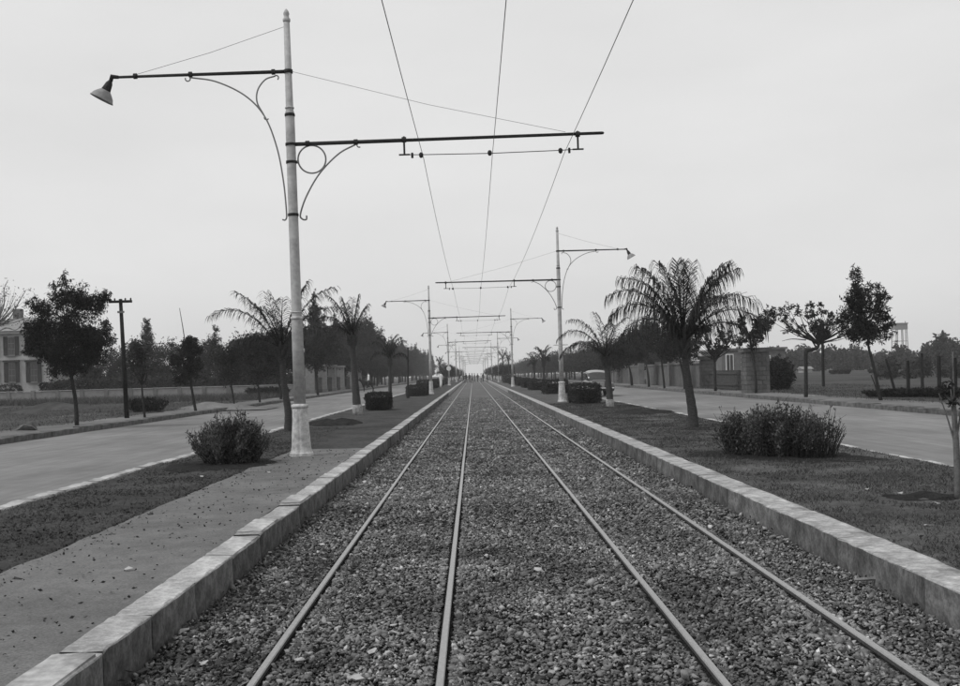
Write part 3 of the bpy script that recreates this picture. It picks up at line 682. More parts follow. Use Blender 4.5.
# ---- clipped hedge blocks
def make_hedge(label, x0, x1, y0, y1, h, n, seed, leaf=.06, cat='hedge', z=.2, name='clipped_hedge', lm='leaf_hedge', group=None):
    rng = np.random.default_rng(seed); cx, cy = (x0 + x1) / 2, (y0 + y1) / 2; root = thing(name, label, cat, (cx, cy, z), 0, group); a, b = (x1 - x0) / 2, (y1 - y0) / 2
    P = rng.uniform(-1, 1, (n, 3)); k = rng.integers(0, 5, n)
    P[:, 0] = np.where(k == 0, -1, np.where(k == 1, 1, P[:, 0])); P[:, 1] = np.where(k == 2, -1, np.where(k == 3, 1, P[:, 1])); P[:, 2] = np.where(k == 4, 1, P[:, 2])
    rr = 1 - .11 * (np.abs(P[:, 0]) ** 3 + np.abs(P[:, 1]) ** 3 + .6 * np.abs(P[:, 2]) ** 4)
    jt = np.array([noi(p[0] * a, p[1] * b, p[2], 2.2) for p in P])
    P = P * (rr + .04 + .11 * jt)[:, None] * np.array([a, b, h / 2]) + np.array([0, 0, h / 2]) + rng.normal(0, .025, (n, 3)); P[:, 2] = np.maximum(P[:, 2], .0)
    V = leaves(P, leaf * rng.uniform(.6, 1.3, n), .5, rng=rng); link('foliage', fast('foliage', V, 4, lm, tones(P, rng)), root)
    MB().box(-a * .7, a * .7, -b * .7, b * .7, -.05, h * .72).build('twig_mass', 'bark', root)
    return root
p1, p2 = G(572, 404.5), G(607, 404.5)
make_hedge('large clipped block hedge in front of the parked car on the grass strip', p1.x, p2.x, p1.y, p1.y + 2.6, .86, 9000, 21)
p1, p2 = G(364, 411), G(388, 411)
make_hedge('low clipped block hedge between two palms on the soil strip', p1.x, p2.x, p1.y, p1.y + 2.2, .72, 8000, 22)
p1, p2 = G(405, 396.5), G(426, 396.5)
make_hedge('low clipped hedge leading up to the tram pole behind the thin dark post', p1.x, p2.x, p1.y, p1.y + 4, .72, 5000, 23, .09)
hp = make_hedge('clipped hedge on the far part of the grass strip', 4.4, 6.1, 66, 69, .9, 3500, 24, .1, group='far clipped hedges')
for x, y, sx, lb in [(5.1, 84, .9, 0), (5.2, 98, .9, 0), (5.3, 113, .9, 0), (5.2, 130, 1, 0), (-4.6, 101, 1, 1), (-4.5, 112, .9, 1), (-4.5, 125, 1, 1), (-4.6, 139, 1, 1), (5.2, 150, 1.2, 0), (-4.5, 155, 1, 1)]:
    dup(hp, (x, y, .2), random.choice([0, math.pi]), (sx * .95, 1.6, random.uniform(.9, 1.1)), 'clipped hedge on the far part of the grass strip' if not lb else 'clipped hedge far along the soil strip', 'far clipped hedges')

# ---- grass and litter on the strips
def grass(name, n, xr, yr, h, z, label, seed, power=1.0, holes=()):
    rng = np.random.default_rng(seed); x = rng.uniform(*xr, n); y = yr[0] + (yr[1] - yr[0]) * rng.uniform(0, 1, n) ** power
    k = np.array([noi(a, b, 3, .9) + .6 * noi(a, b, 8, 3.5) for a, b in zip(x, y)]); ok = k + rng.normal(0, .25, n) > -.2
    for hx_, hy_, rx, ry in holes: ok &= ((x - hx_) / rx) ** 2 + ((y - hy_) / ry) ** 2 > 1
    x, y = x[ok], y[ok]; n = len(x); a = rng.uniform(0, 2 * np.pi, n); hh = h * rng.uniform(.3, 1.2, n); wd = .0035 + .00022 * y; ln = rng.normal(0, .7, (n, 2)) * hh[:, None]
    B = np.stack([x, y, np.full(n, z) + rng.uniform(-.01, .008, n)], 1); s = np.stack([np.cos(a) * wd, np.sin(a) * wd, np.zeros(n)], 1); T = B + np.stack([ln[:, 0], ln[:, 1], hh], 1)
    V = np.stack([B - s, B + s, T], 1); me = fast(name, V, 3, 'grass', np.clip(rng.uniform(0, .8, n) + .3 * k[ok], 0, 1)); return tag(link(name, me), label, 'grass', kind='stuff')
grass('turf_grass', 150000, (3.24, 6.3), (6.5, 46), .034, .2, 'short dry turf covering the strip with the large palm', 31, 1.5, [(pR.x, pR.y, .9, 2.0), (4.75, 16.3, .8, .8), (4.62, 10.75, .5, .35)])
grass('strip_weeds', 22000, (-5.35, -3.6), (6, 34), .03, .19, 'thin dry weeds on the bare soil strip by the white kerb', 32, 1.4, [(pL.x, pL.y, .75, 1.9)])
grass('verge_grass', 26000, (15.2, 26), (26, 75), .09, .2, 'dry grass on the open ground behind the far roadway', 33, 1.2)
grass('tall_weeds', 30000, (-44, -15), (72, 85), .5, .15, 'tall dark weeds along the foot of the low lot wall', 35)
grass('verge_grass', 26000, (-30, -14.2), (28, 80), .1, .2, 'dry grass on the open lot in front of the villa wall', 34, 1.2)

# dark ground patches round the plants, and in place of two shaded pits
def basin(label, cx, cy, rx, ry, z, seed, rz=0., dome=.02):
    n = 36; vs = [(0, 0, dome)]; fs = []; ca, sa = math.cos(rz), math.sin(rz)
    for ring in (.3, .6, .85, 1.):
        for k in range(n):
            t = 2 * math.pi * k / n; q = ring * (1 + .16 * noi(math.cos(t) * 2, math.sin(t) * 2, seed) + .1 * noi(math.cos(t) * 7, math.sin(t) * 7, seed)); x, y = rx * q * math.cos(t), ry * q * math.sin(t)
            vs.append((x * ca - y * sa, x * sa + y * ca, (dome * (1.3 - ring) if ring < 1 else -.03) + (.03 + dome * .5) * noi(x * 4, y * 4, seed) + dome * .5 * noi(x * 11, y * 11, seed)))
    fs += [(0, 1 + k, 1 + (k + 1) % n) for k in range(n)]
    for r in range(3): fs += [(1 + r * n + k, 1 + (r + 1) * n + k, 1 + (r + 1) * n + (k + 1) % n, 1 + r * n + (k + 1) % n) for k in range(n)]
    o = MB().add(vs, fs).build('soil_patch', 'dark_soil', None, True); o.location = (cx, cy, z); return tag(o, label, 'soil')
basin('dark soil patch round the twiggy bush by the fluted pole', -4.22, 17.4, 1.0, 1.1, .2, 1, 0, .03)
basin('dark soil patch round the long untrimmed bush', 4.72, 16.2, 1.85, 1.0, .2, 2, math.radians(-52), .03)
basin('dark ground patch at the foot of the pale pollarded trunk', 4.62, 10.85, .45, .32, .205, 3, 0, .03)
basin('ragged dark soil standing in for a shaded pit on the strip behind the fluted pole', pL.x, pL.y, .85, 1.3, .2, 4, 0, .13)  # raised mound; its dark colour replaces the shade inside a pit
basin('dark soil bed standing in for a shaded pit on the grass strip near the large palm', pR.x - .05, pR.y, 1.05, 1.7, .2, 5, 0, .08)  # no hole dug here: pit shade is put into the soil colour
basin('dark soil basin round the large feathery palm', 5.08, 24.0, .55, .8, .195, 6)
basin('dark soil basin round the small palm with the pale base', 5.17, 39.6, .6, 1.0, .195, 7)
def litter(name, n, xr, yr, z, size, label, seed, lm='grass'):
    rng = np.random.default_rng(seed); P = np.stack([rng.uniform(*xr, n), yr[0] + (yr[1] - yr[0]) * rng.uniform(0, 1, n) ** 1.4, z + rng.uniform(0, .012, n)], 1); d = rng.normal(size=(n, 3)); d[:, 2] *= .25
    return tag(link(name, fast(name, leaves(P, size * rng.uniform(.4, 1.4, n), .5, d, rng=rng), 4, lm, rng.uniform(.3, 1, n) ** 2)), label, 'leaf litter', kind='stuff')
litter('leaf_litter', 700, (-1.92, -1.25), (4.3, 14), .012, .05, 'dry pale leaves caught along the foot of the stone kerb', 61)
litter('leaf_litter', 800, (-3.55, -2.2), (4.3, 20), .212, .03, 'dark fallen leaves scattered on the paved footway', 62, 'leaf_dark')
litter('leaf_litter', 500, (2.3, 2.88), (5, 20), .008, .045, 'dry leaves caught along the foot of the concrete kerb', 63)
litter('leaf_litter', 500, (3.3, 6.2), (8, 24), .225, .035, 'dry pale leaves scattered on the short turf', 64)

# scattered pale scraps
scrap = MB().add([(-.05, -.03, .004), (.04, -.035, .016), (.055, .03, .006), (.0, .04, .03), (-.045, .03, .008)], [(0, 1, 3), (1, 2, 3), (0, 3, 4)])
vsol = [(v[0], v[1], v[2] - .004) for v in scrap.v]; scrap.v += vsol; scrap.f += [(8, 6, 5), (8, 7, 6), (9, 8, 5), (0, 1, 6, 5), (1, 2, 7, 6), (2, 3, 8, 7), (3, 4, 9, 8), (4, 0, 5, 9)]; scrap.m += [0] * 8
scrap_me = scrap.mesh('paper_scrap', 'paper')
for px, py, z, lb in [(129, 570, .212, 'paved footway'), (269, 473, .212, 'paved footway'), (867, 490, .215, 'grass strip'), (900, 494, .215, 'grass strip'), (936, 504, .215, 'grass strip'), (750, 456, .2, 'grass strip'), (927, 526, .215, 'grass strip'), (202, 477, .2, 'bare soil strip')]:
    o = link('paper_scrap', scrap_me, None, G(px, py, z) + Vector((0, 0, .004))); o.rotation_euler = (0, 0, random.uniform(0, 6)); o.scale = (random.uniform(.4, .75),) * 3
    tag(o, 'small pale paper scrap lying on the ' + lb, 'litter', 'paper scraps on the ' + lb)
rgn = np.random.default_rng(4); rk = [rock(rgn) for _ in range(3)]
rk = [MB().add(v * np.array([.05, .035, .022]), f).mesh('pale_stone', 'paper') for v, f in rk]
for px, py in [(357, 679), (373, 651), (539, 570), (487, 556), (184, 631), (205, 663), (270, 553), (232, 641), (322, 545), (366, 507), (760, 523), (616, 604), (642, 576), (556, 527), (300, 660)]:
    o = link('pale_stone', random.choice(rk), None, G(px, py, .0) + Vector((0, 0, .004))); o.rotation_euler = (0, 0, random.uniform(0, 6)); o.scale = (random.uniform(.5, .95),) * 3
    tag(o, 'pale loose stone lying on the dark ballast', 'stone', 'pale stones on the ballast')
p = G(875, 583, 0)
o = MB().tube([(-.14, .03, 0), (0, 0, .012), (.16, -.05, .004)], [.012, .015, .01], 6).build('pale_stick', 'pale_bark'); o.location = p + Vector((0, 0, .02)); tag(o, 'short pale stick on the ballast beside the concrete kerb', 'stick')

# ---- pollarded young tree at the edge of the grass strip
b = G(958, 499)
t = make_tree('young_tree', 'pale pollarded trunk with a few dark sprigs in the grass strip', 'tree', b, [(0, 0, -.05), (0, 0, .45), (-.01, .02, .95)], [.036, .032, .026],
              [(0.0, 0, 1.08, .16, .16, .14), (-.1, 0, 1.08, .08, .1, .06)], 130, .05, lm='leaf_dark', bm='sapling_bark', branch=8, brad=.008, seed=91,
              stems=[([(0, 0, .5), (-.07, .02, .8), (-.16, .03, 1.1)], .012, .004), ([(0, 0, .6), (-.03, -.03, .85), (-.06, -.03, 1.12)], .01, .004), ([(0, 0, .6), (.05, .0, .9), (.08, .02, 1.35)], .012, .004), ([(0, 0, .75), (.0, .03, 1.0), (.0, .03, 1.5)], .014, .005)])

# ------------------------------------------------------------------ left side: verge trees, posts, villa
px_tree('street_tree', 'dense dark round tree with slim trunk on the verge in front of the villa', 'tree', (77, 425), [(75, 402), (72, 380), (68, 350), (66, 320)], [.075, .065, .055, .03],
        scatter(70, 330, 38, 40, 42, 10, 1) + scatter(74, 355, 26, 22, 16, 10, 2) + scatter(48, 332, 24, 32, 18, 10, 12) + [(68, 335, 30, 30), (60, 285, 8, 9), (66, 277, 5, 6), (100, 300, 10, 8), (107, 296, 6, 5), (33, 305, 8, 9), (30, 330, 7, 10), (108, 325, 6, 8)], 34000, .115, zb=.22, lm='leaf_dark', clump=.3, branch=26, seed=41, droop=.9, aspect=.28)
b = G(127, 418.5, .2)
up = thing('utility_pole', 'dark wooden utility pole with one crossarm on the verge', 'pole', b)
tp = D(120.5, 299, b.y) - b
MB().tube([(0, 0, -.1), tuple(tp * .5), tuple(tp)], [.1, .085, .07], 10).build('post', 'wood_dark', up, True)
MB().box(tp.x - .42, tp.x + .48, -.13, -.06, tp.z - .16, tp.z - .06).build('crossarm', 'wood_dark', up)
for x in (-.38, -.2, .22, .43): MB().lathe([(.02, 0), (.035, .02), (.03, .07), (.012, .09)], 8, (tp.x + x, -.09, tp.z - .06)).build('insulator', 'iron', up)
MB().box(tp.x - .1, tp.x + .16, -.12, -.06, tp.z - .56, tp.z - .48).build('bracket', 'steel_grey', up)
px_tree('sapling', 'thin leafy sapling just beside the utility pole', 'tree', (145, 417.5), [(143, 400), (141, 385)], [.05, .045, .03], [(139, 365, 9, 18), (141, 350, 7, 10)], 900, .13, lm='leaf_mid', seed=42, clump=.5)
px_tree('street_tree', 'slim dark columnar tree with a thin bare stick above it', 'tree', (196, 411.5), [(193, 396), (190, 380), (187, 350)], [.07, .06, .05, .03], scatter(186, 360, 12, 24, 14, 6, 4) + [(186, 362, 8, 18), (188, 345, 6, 8), (180, 375, 7, 10), (196, 370, 6, 12)], 11000, .11, lm='leaf_dark', seed=43, clump=.26, branch=10,
        stems_px=[([(196, 411), (194, 398), (190, 385)], .03, .03), ([(187, 360), (184, 335), (179.5, 308)], .03, .012)])
px_tree('street_tree', 'small loose tree on the verge between the columnar tree and the palm', 'tree', (234.5, 406), [(233, 396), (231, 384)], [.06, .055, .04], [(230, 370, 12, 14), (222, 358, 10, 10), (236, 352, 9, 10)], 6000, .13, lm='leaf_mid', seed=44, clump=.3, branch=16)
px_tree('street_tree', 'bushy verge tree half hidden by the arching palm frond', 'tree', (260, 402.5), [(259, 392), (258, 380)], [.07, .06, .045], [(258, 362, 17, 18), (246, 352, 12, 14), (270, 350, 13, 14), (260, 345, 12, 10)], 11000, .15, lm='leaf_dark', seed=45, clump=.25, branch=12)
px_tree('street_tree', 'verge tree directly behind the slim palm trunk', 'tree', (281, 399.5), [(280, 388), (277, 375)], [.09, .08, .05], [(278, 355, 16, 20), (292, 352, 12, 16)], 10000, .17, lm='leaf_dark', seed=46, clump=.25)
px_tree('street_tree', 'verge tree standing before the pale fence piers', 'tree', (318, 395.5), [(317, 385), (315, 370)], [.1, .09, .05], [(312, 352, 18, 16), (325, 345, 16, 14), (300, 350, 12, 14)], 11000, .19, lm='leaf_mid', seed=47, clump=.25)

# villa
YV = 106.
def wx(px, y=YV, py=370): return D(px, py, y).x
def wz(px, py, y=YV): return D(px, py, y).z
villa = thing('villa', 'pale two storey villa with dark shutters behind the round tree', 'house', (wx(0), YV, .2))
ox = villa.location.x
xl, xr_ = wx(-45) - ox, wx(52) - ox; ze = wz(12, 334) - .2
MB().box(xl, xr_, 0, 12, -.1, ze).build('wall', 'plaster', villa)
MB().box(xl - .35, xr_ + .35, -.35, 12.35, ze, ze + .28).build('cornice', 'plaster', villa)
m_ = MB(); m_.add([(xl - .5, -.5, ze + .28), (xr_ + .5, -.5, ze + .28), (xr_ + .5, 12.5, ze + .28), (xl - .5, 12.5, ze + .28), (xl + 4, 5.5, ze + 2.0), (xr_ - 4, 5.5, ze + 2.0), (xr_ - 4, 6.5, ze + 2.0), (xl + 4, 6.5, ze + 2.0)],
            [(0, 1, 5, 4), (1, 2, 6, 5), (2, 3, 7, 6), (3, 0, 4, 7), (4, 5, 6, 7), (3, 2, 1, 0)]); rf = m_.build('roof', 'roofing', villa)
MB().box(xr_ - 6, xr_ - 5.2, 5, 5.8, ze + 1.0, ze + 2.9).build('chimney', 'plaster_grey', rf)
MB().box(xl, xr_, -.06, -.003, wz(12, 359) - .32, wz(12, 359) - .08).build('string_course', 'plaster', villa)
for pxc in (-28, -8, 12, 34):
    for pt, pb in ((337, 355), (363, 382)):
        xa, xb = wx(pxc - 3.6) - ox, wx(pxc + 3.6) - ox; za, zb = wz(pxc, pb) - .2, wz(pxc, pt) - .2
        wn = MB().box(xa, xb, -.05, -.004, za, zb).build('window', 'plaster_grey', villa)
        mid = (xa + xb) / 2
        for a, c in ((xa + .06, mid - .03), (mid + .03, xb - .06)):
            for k in range(3):
                h = (zb - za - .1) / 3; MB().box(a, c, -.07, -.052, za + .07 + k * h, za + k * h + h).build('pane', 'glass_dark', wn)
        for a, c in ((xa - .42, xa - .02), (xb + .02, xb + .42)): MB().box(a, c, -.1, -.04, za - .05, zb + .05).build('shutter', 'shutter', wn)
        MB().box(xa - .1, xb + .1, -.2, -.002, za - .14, za - .052).build('sill', 'plaster_grey', wn)
        if pt > 350: MB().box(xa - .45, xb + .45, -.3, -.002, zb + .1, zb + .28).build('hood', 'shutter', wn)
# bare tree by the villa
px_tree('bare_tree', 'leafless branching tree in front of the villa', 'tree', (-18, 398), [(-16, 370), (-10, 345), (-4, 325)], [.16, .14, .1, .06], [(6, 300, 20, 18), (14, 318, 12, 12)], 160, .16, y=74, lm='leaf_mid', bm='pale_bark', branch=60, brad=.022, clump=.35, per=2, seed=48,
        stems_px=[([(-4, 328), (10, 318), (20, 300), (26, 290)], .06, .02), ([(-4, 325), (4, 305), (4, 290), (8, 280)], .06, .02), ([(-8, 335), (6, 328), (16, 330), (24, 322)], .05, .015), ([(-2, 322), (-2, 300), (-6, 284)], .05, .02)])
# garden wall of the lot
yw = 86.; xa, xb = D(-40, 392, yw).x, D(302, 388, yw).x
gw = thing('garden_wall', 'low pale plastered wall across the far side of the open lot', 'wall', (xa, yw, .15)); n = 14; seg = (xb - xa) / n
for k in range(n):
    MB().box(k * seg + .16, (k + 1) * seg - .16, -.1, .1, 0, .92 + random.uniform(-.02, .02)).build('wall_panel', 'roofing', gw)
    MB().box(k * seg - .16 + .003, k * seg + .16 - .003, -.16, .16, 0, 1.04).build('pier', 'plaster_grey', gw)
    MB().box(k * seg + .165, (k + 1) * seg - .165, -.15, .15, .945, 1.0).build('coping', 'plaster', gw)
bh = make_hedge('long dark hedge behind the low wall of the open lot', D(40, 385, 91).x, D(300, 385, 91).x, 90, 92.5, 1.75, 9000, 51, .3, name='boundary_hedge')
make_hedge('dark low hedge under the windows of the villa', wx(-40), wx(34), YV - 3.2, YV - 1.8, 1.5, 3000, 52, .2, name='garden_hedge')
# rough mounds on the lot
def mound(label, c, rx, ry, h, seed, m='field'):
    n = 20; vs = []; fs = []
    for j in range(n + 1):
        for i in range(n + 1):
            x, y = -1 + 2 * i / n, -1 + 2 * j / n; r = min(1, math.hypot(x, y)); z = h * (math.cos(r * math.pi) * .5 + .5) * (1 + .6 * noi(x * 2, y * 2, seed)) + .08 * h * noi(x * 9, y * 9, seed)
            vs.append((x * rx, y * ry, z - .08))
    for j in range(n):
        for i in range(n): o = j * (n + 1) + i; fs.append((o, o + 1, o + n + 2, o + n + 1))
    o = MB().add(vs, fs).build('earth_mound', m, None, True); o.location = c; o['kind'] = 'structure'; return o
mound('', G(62, 410), 3.4, 2.2, .5, 1); mound('', G(215, 408), 3.0, 2, .35, 2, 'verge'); mound('', G(20, 414), 3, 1.6, .3, 3)
make_bush('scrub_bush', 'low dark scrub behind the utility pole on the lot', G(146, 412), 1.0, .8, .62, 160, 53, lm='leaf_dark', leafn=30, leaf=.12)
make_bush('scrub_bush', 'low dark scrub at the foot of the low wall', G(268, 397), 2.2, .8, .7, 220, 54, lm='leaf_dark', leafn=26, leaf=.18)
rk1 = MB().add(rock(rgn)[0] * np.array([.32, .25, .2]), rock(rgn)[1]).build('boulder', 'old_kerb'); rk1.location = G(27, 430, .22) + Vector((0, 0, .05)); tag(rk1, 'pale loose boulder lying on the verge near the round tree', 'boulder')
for px, py in [(40, 387), (44, 387)]:
    pass

# background trees behind the wall
def bg(label, px, pb, y, bl, n, leaf, lm, seed, name='garden_tree', trunk=None, **kw):
    n, leaf = n * 3, leaf * .55; kw.setdefault('per', 40); kw.setdefault('clump', .2)
    return px_tree(name, label, 'tree', (px, pb), trunk or [(px, pb - 12), (px, pb - 26)], [.16, .13, .06], bl, n, leaf, y=y, lm=lm, seed=seed, branch=8, brad=.04, **kw)
bg('narrow pointed cypress rising above the trees behind the low wall', 147, 396, 112, [(147, 375, 11, 14), (147, 355, 9, 14), (147, 338, 5, 12), (147, 326, 2.5, 8)], 3600, .34, 'leaf_far', 61, 'cypress_tree', clump=.4)
bg('broad tree beside the cypress, on the side of the utility pole', 131, 396, 108, [(131, 366, 12, 22), (122, 372, 10, 16), (136, 350, 8, 9)], 2600, .4, 'leaf_far', 62)
bg('bushy tree between the cypress and the columnar tree', 168, 396, 110, [(166, 366, 13, 22), (174, 352, 8, 10), (160, 375, 12, 14)], 2600, .4, 'leaf_far', 63)
bg('layered conifer with loose tiers behind the low wall', 215, 396, 104, [(214, 376, 15, 10), (214, 362, 13, 7), (213, 350, 10, 6), (214, 340, 7, 5), (215, 331, 3.5, 5)], 2800, .34, 'leaf_far', 64, 'conifer_tree', clump=.45)
bg('dark tree behind the palm with the arching fronds', 248, 396, 112, [(246, 360, 16, 22), (236, 370, 12, 16), (256, 344, 10, 12)], 3200, .42, 'leaf_far', 65)
bg('tall tree behind the fluted tram pole', 272, 396, 116, [(272, 356, 17, 26), (283, 340, 11, 14), (264, 368, 14, 16)], 3200, .42, 'leaf_far', 66)
bg('low tree between the columnar tree and the layered conifer', 199, 396, 118, [(200, 368, 12, 20), (205, 352, 8, 10)], 2200, .4, 'leaf_far', 67)
bg('garden tree between the round tree and the utility pole', 100, 396, 112, [(104, 372, 18, 17), (90, 378, 14, 12), (112, 362, 9, 12)], 2600, .4, 'leaf_far', 68)
bg('garden tree just beyond the fluted tram pole, before the pale piers', 306, 396, 100, [(306, 352, 15, 20), (296, 360, 13, 18), (316, 344, 10, 13)], 3200, .4, 'leaf_far', 69)

# pale piers of the fence beside the left road
for k, yy in enumerate((95, 103, 110, 117, 126, 135, 144)):
    o = thing('gate_pier', 'pale square fence pier under the roadside trees', 'pier', (-14.75, yy, .17), 0, 'pale piers along the villa road')
    MB().box(-.38, .38, -.38, .38, -.1, 2.55).build('shaft', 'roofing', o); MB().box(-.5, .5, -.5, .5, 2.55, 2.75).build('capstone', 'roofing', o); MB().box(-.46, .46, -.46, .46, -.1, .35).build('plinth', 'plaster_grey', o)
fr = thing('iron_railing', 'dark iron railing between the pale piers', 'railing', (-14.75, 95, .17))
for k in range(140):
    yy = .5 + k * .34
    if min(abs(yy - q) for q in (0, 8, 15, 22, 31, 40, 49)) > .5: MB().tube([(0, yy, 0), (0, yy, 1.5)], .015, 4).build('bar', 'iron', fr)
for z in (.25, 1.35): MB().box(-.02, .02, .4, 48.6, z, z + .05).build('rail', 'iron', fr)

# avenue trees, copied from four kinds
def av(seed, w_, h_, n, lm, leaf, lab):
    rg = np.random.default_rng(seed); bl = [(0, 0, h_ * .62, w_ * .5, w_ * .5, h_ * .33)]
    for k in range(7):
        a = rg.uniform(0, 6.28); r = rg.uniform(.15, .45) * w_; z = h_ * rg.uniform(.4, .85); bl.append((r * math.cos(a), r * math.sin(a), z, w_ * rg.uniform(.18, .3), w_ * rg.uniform(.18, .3), h_ * rg.uniform(.1, .18)))
    n, leaf = int(n * 3.2), leaf * .55
    return make_tree('avenue_tree', lab, 'tree', (0, 0, 0), [(0, 0, -.1), (.05, .02, h_ * .25), (.0, .05, h_ * .55)], [.17, .14, .08], bl, n, leaf, lm=lm, branch=12, brad=.05, seed=seed, clump=.2, per=45)
kinds = [av(101, 6.5, 9.0, 5200, 'leaf_far', .42, ''), av(102, 5.2, 8.0, 4200, 'leaf_far', .42, ''), av(103, 5.0, 5.6, 3600, 'leaf_far', .38, ''), av(104, 6.0, 4.8, 3600, 'leaf_far', .38, '')]
def ragged(seed, n=15000):
    rg = np.random.default_rng(seed); bl = []
    for k in range(16):
        z = 2.2 + 8.0 * (k / 15) ** .9; w_ = 2.3 * (1 - (k / 15) ** 1.5) + .35; a = rg.uniform(0, 6.28); r = w_ * rg.uniform(0, .55); bl.append((r * math.cos(a), r * math.sin(a), z + rg.uniform(-.3, .3), w_ * rg.uniform(.35, .6), w_ * rg.uniform(.35, .6), rg.uniform(.5, .95)))
    return make_tree('avenue_tree', '', 'tree', (0, 0, 0), [(0, 0, -.1), (.05, 0, 3.5), (0, .05, 9.5)], [.2, .14, .03], bl, n, .24, lm='leaf_far', branch=24, brad=.05, seed=seed, clump=.25, per=40, fork=(0, 0, 2.5), aspect=.3)
kinds += [ragged(105), ragged(106)]
used = [False] * 6
def plant(k, x, y, s, label, group):
    rz = random.uniform(0, 6.28); sc_ = (s * random.uniform(.9, 1.15), s * random.uniform(.9, 1.15), s * random.uniform(.92, 1.1))
    if not used[k]:
        o = kinds[k]; used[k] = True; o.location = (x, y, .17); o.rotation_euler = (0, 0, rz); o.scale = sc_; o['label'] = label; o['group'] = group
    else: dup(kinds[k], (x, y, .17), rz, sc_, label, group)
y = 106
while y < 420:
    big = y > 140
    plant(random.choice((0, 1, 4, 5, 4, 5)) if big else random.choice((2, 1, 5)), -16.6 + random.uniform(-.8, .8), y, random.uniform(.85, 1.1) * (1.0 if y < 200 else .95), 'big dark roadside tree in the row behind the pale piers' if y < 150 else 'big dark tree in the dense row along the villa road', 'dense tree row along the villa road')
    y += random.uniform(6.5, 9)
for y in (150, 165, 181, 199, 220, 244): plant(random.choice((0, 4, 5)), -22 + random.uniform(-1, 1), y, random.uniform(.95, 1.1), 'big dark tree in the second row, behind the villa road row', 'second tree row behind the villa road')
for y in (62.5, 72, 140, 152, 166, 178, 196, 214): 
    if y > 100: plant(2, -13.9, y, .75, 'small verge tree in front of the dense tree row', 'small verge trees along the villa road')
y = 112
while y < 420:
    plant(random.choice((2, 3)), 17.2 + random.uniform(-.6, .6), y, random.uniform(.8, 1.0), 'roadside tree in the row beyond the brick boundary wall', 'tree row beyond the boundary wall')
    y += random.uniform(6.5, 9)
for y in (128, 150, 176, 205, 240, 280, 330): plant(3, 23 + random.uniform(-1.5, 1.5), y, random.uniform(1.0, 1.25), 'broad tree in the second row beyond the boundary wall', 'second tree row beyond the boundary wall')
for y in (165, 190, 215, 245, 280, 320, 370): 
    plant(2, 5.2, y, .55, 'small tree far along the grass strip', 'small trees far along the grass strip'); plant(2, -4.6, y + 8, .55, 'small tree far along the soil strip', 'small trees far along the soil strip')

# ------------------------------------------------------------------ right side: verge trees
px_tree('street_tree', 'crooked tree with a sharply bent trunk and flat open crown on the verge', 'tree', (806, 397), [(806, 375, 0), (806, 353, 0), (808, 350.5, 0), (817, 348, 0), (819, 343, 0)], [.085, .08, .085, .085, .075, .06],
        scatter(810, 320, 40, 13, 26, 6, 5) + scatter(848, 328, 10, 8, 5, 5, 6), 3200, .11, zb=.22, lm='leaf_mid', bm='bark', branch=60, brad=.026, clump=.2, per=24, seed=71,
        stems_px=[([(819, 345), (805, 336), (790, 330), (780, 331)], .05, .012), ([(819, 345), (826, 330), (832, 318)], .05, .012), ([(819, 344), (832, 340), (845, 335), (854, 330)], .045, .012), ([(816, 347), (806, 330), (800, 315)], .04, .01), ([(806, 340), (792, 339), (782, 341)], .025, .008)])
px_tree('street_tree', 'dark spiky tree with leaning trunk on the verge near the fence', 'tree', (881, 400), [(877, 385), (872, 362), (869, 345), (866, 320)], [.07, .06, .055, .045, .02],
        scatter(866, 316, 24, 24, 34, 7, 3) + [(866, 322, 14, 15), (860, 300, 9, 10), (855, 285, 7, 12), (855, 270, 4, 7), (855, 279, 5, 8), (857, 291, 8, 9), (876, 290, 8, 9), (868, 335, 22, 9), (848, 322, 10, 14), (886, 322, 8, 8)], 9500, .125, zb=.22, lm='leaf_dark', clump=.24, branch=24, brad=.02, seed=72, per=18, aspect=.32,
        stems_px=[([(866, 330), (858, 300), (855, 272)], .03, .008), ([(879, 398), (875, 385), (871, 375)], .03, .02), ([(868, 330), (876, 305), (876, 282)], .025, .006)])
px_tree('street_tree', 'small tree with open crown on the verge before the brick gate pillar', 'tree', (756, 393), [(755, 375), (752, 350), (749, 335)], [.075, .065, .055, .03], scatter(749, 330, 14, 16, 14, 5.5, 8) + [ (763, 326, 10, 6), (768, 318, 8, 7), (770, 312, 6, 5)], 3600, .13, zb=.22, lm='leaf_mid', clump=.24, branch=34, brad=.02, per=24, seed=73)
px_tree('street_tree', 'forked tree with thin crown on the verge before the boundary wall', 'tree', (715.5, 391), [(715, 375), (715, 360)], [.09, .08, .065], scatter(714, 338, 24, 14, 22, 6, 7), 3200, .14, zb=.22, lm='leaf_mid', clump=.2, branch=44, brad=.025, per=26, seed=74,
        stems_px=[([(715, 362), (709, 350), (704, 338)], .045, .012), ([(715, 362), (722, 352), (730, 345), (736, 340)], .045, .012), ([(715, 360), (716, 345), (718, 332)], .04, .012)])
px_tree('street_tree', 'slim tree on the verge seen beside the large palm', 'tree', (664.5, 388.5), [(663, 372), (661, 355)], [.08, .07, .05], [(656, 340, 14, 9), (648, 334, 12, 8), (664, 334, 10, 8), (660, 348, 9, 6)], 3600, .16, zb=.22, lm='leaf_mid', clump=.22, branch=34, brad=.025, per=26, seed=75)
px_tree('street_tree', 'dark round crowned tree half hidden by the large palm trunk', 'tree', (685, 389), [(684, 376), (680, 362)], [.1, .09, .06], [(674, 344, 13, 18), (682, 336, 10, 12), (668, 352, 10, 10), (690, 350, 8, 12)], 10000, .15, zb=.22, lm='leaf_dark', clump=.22, seed=76)
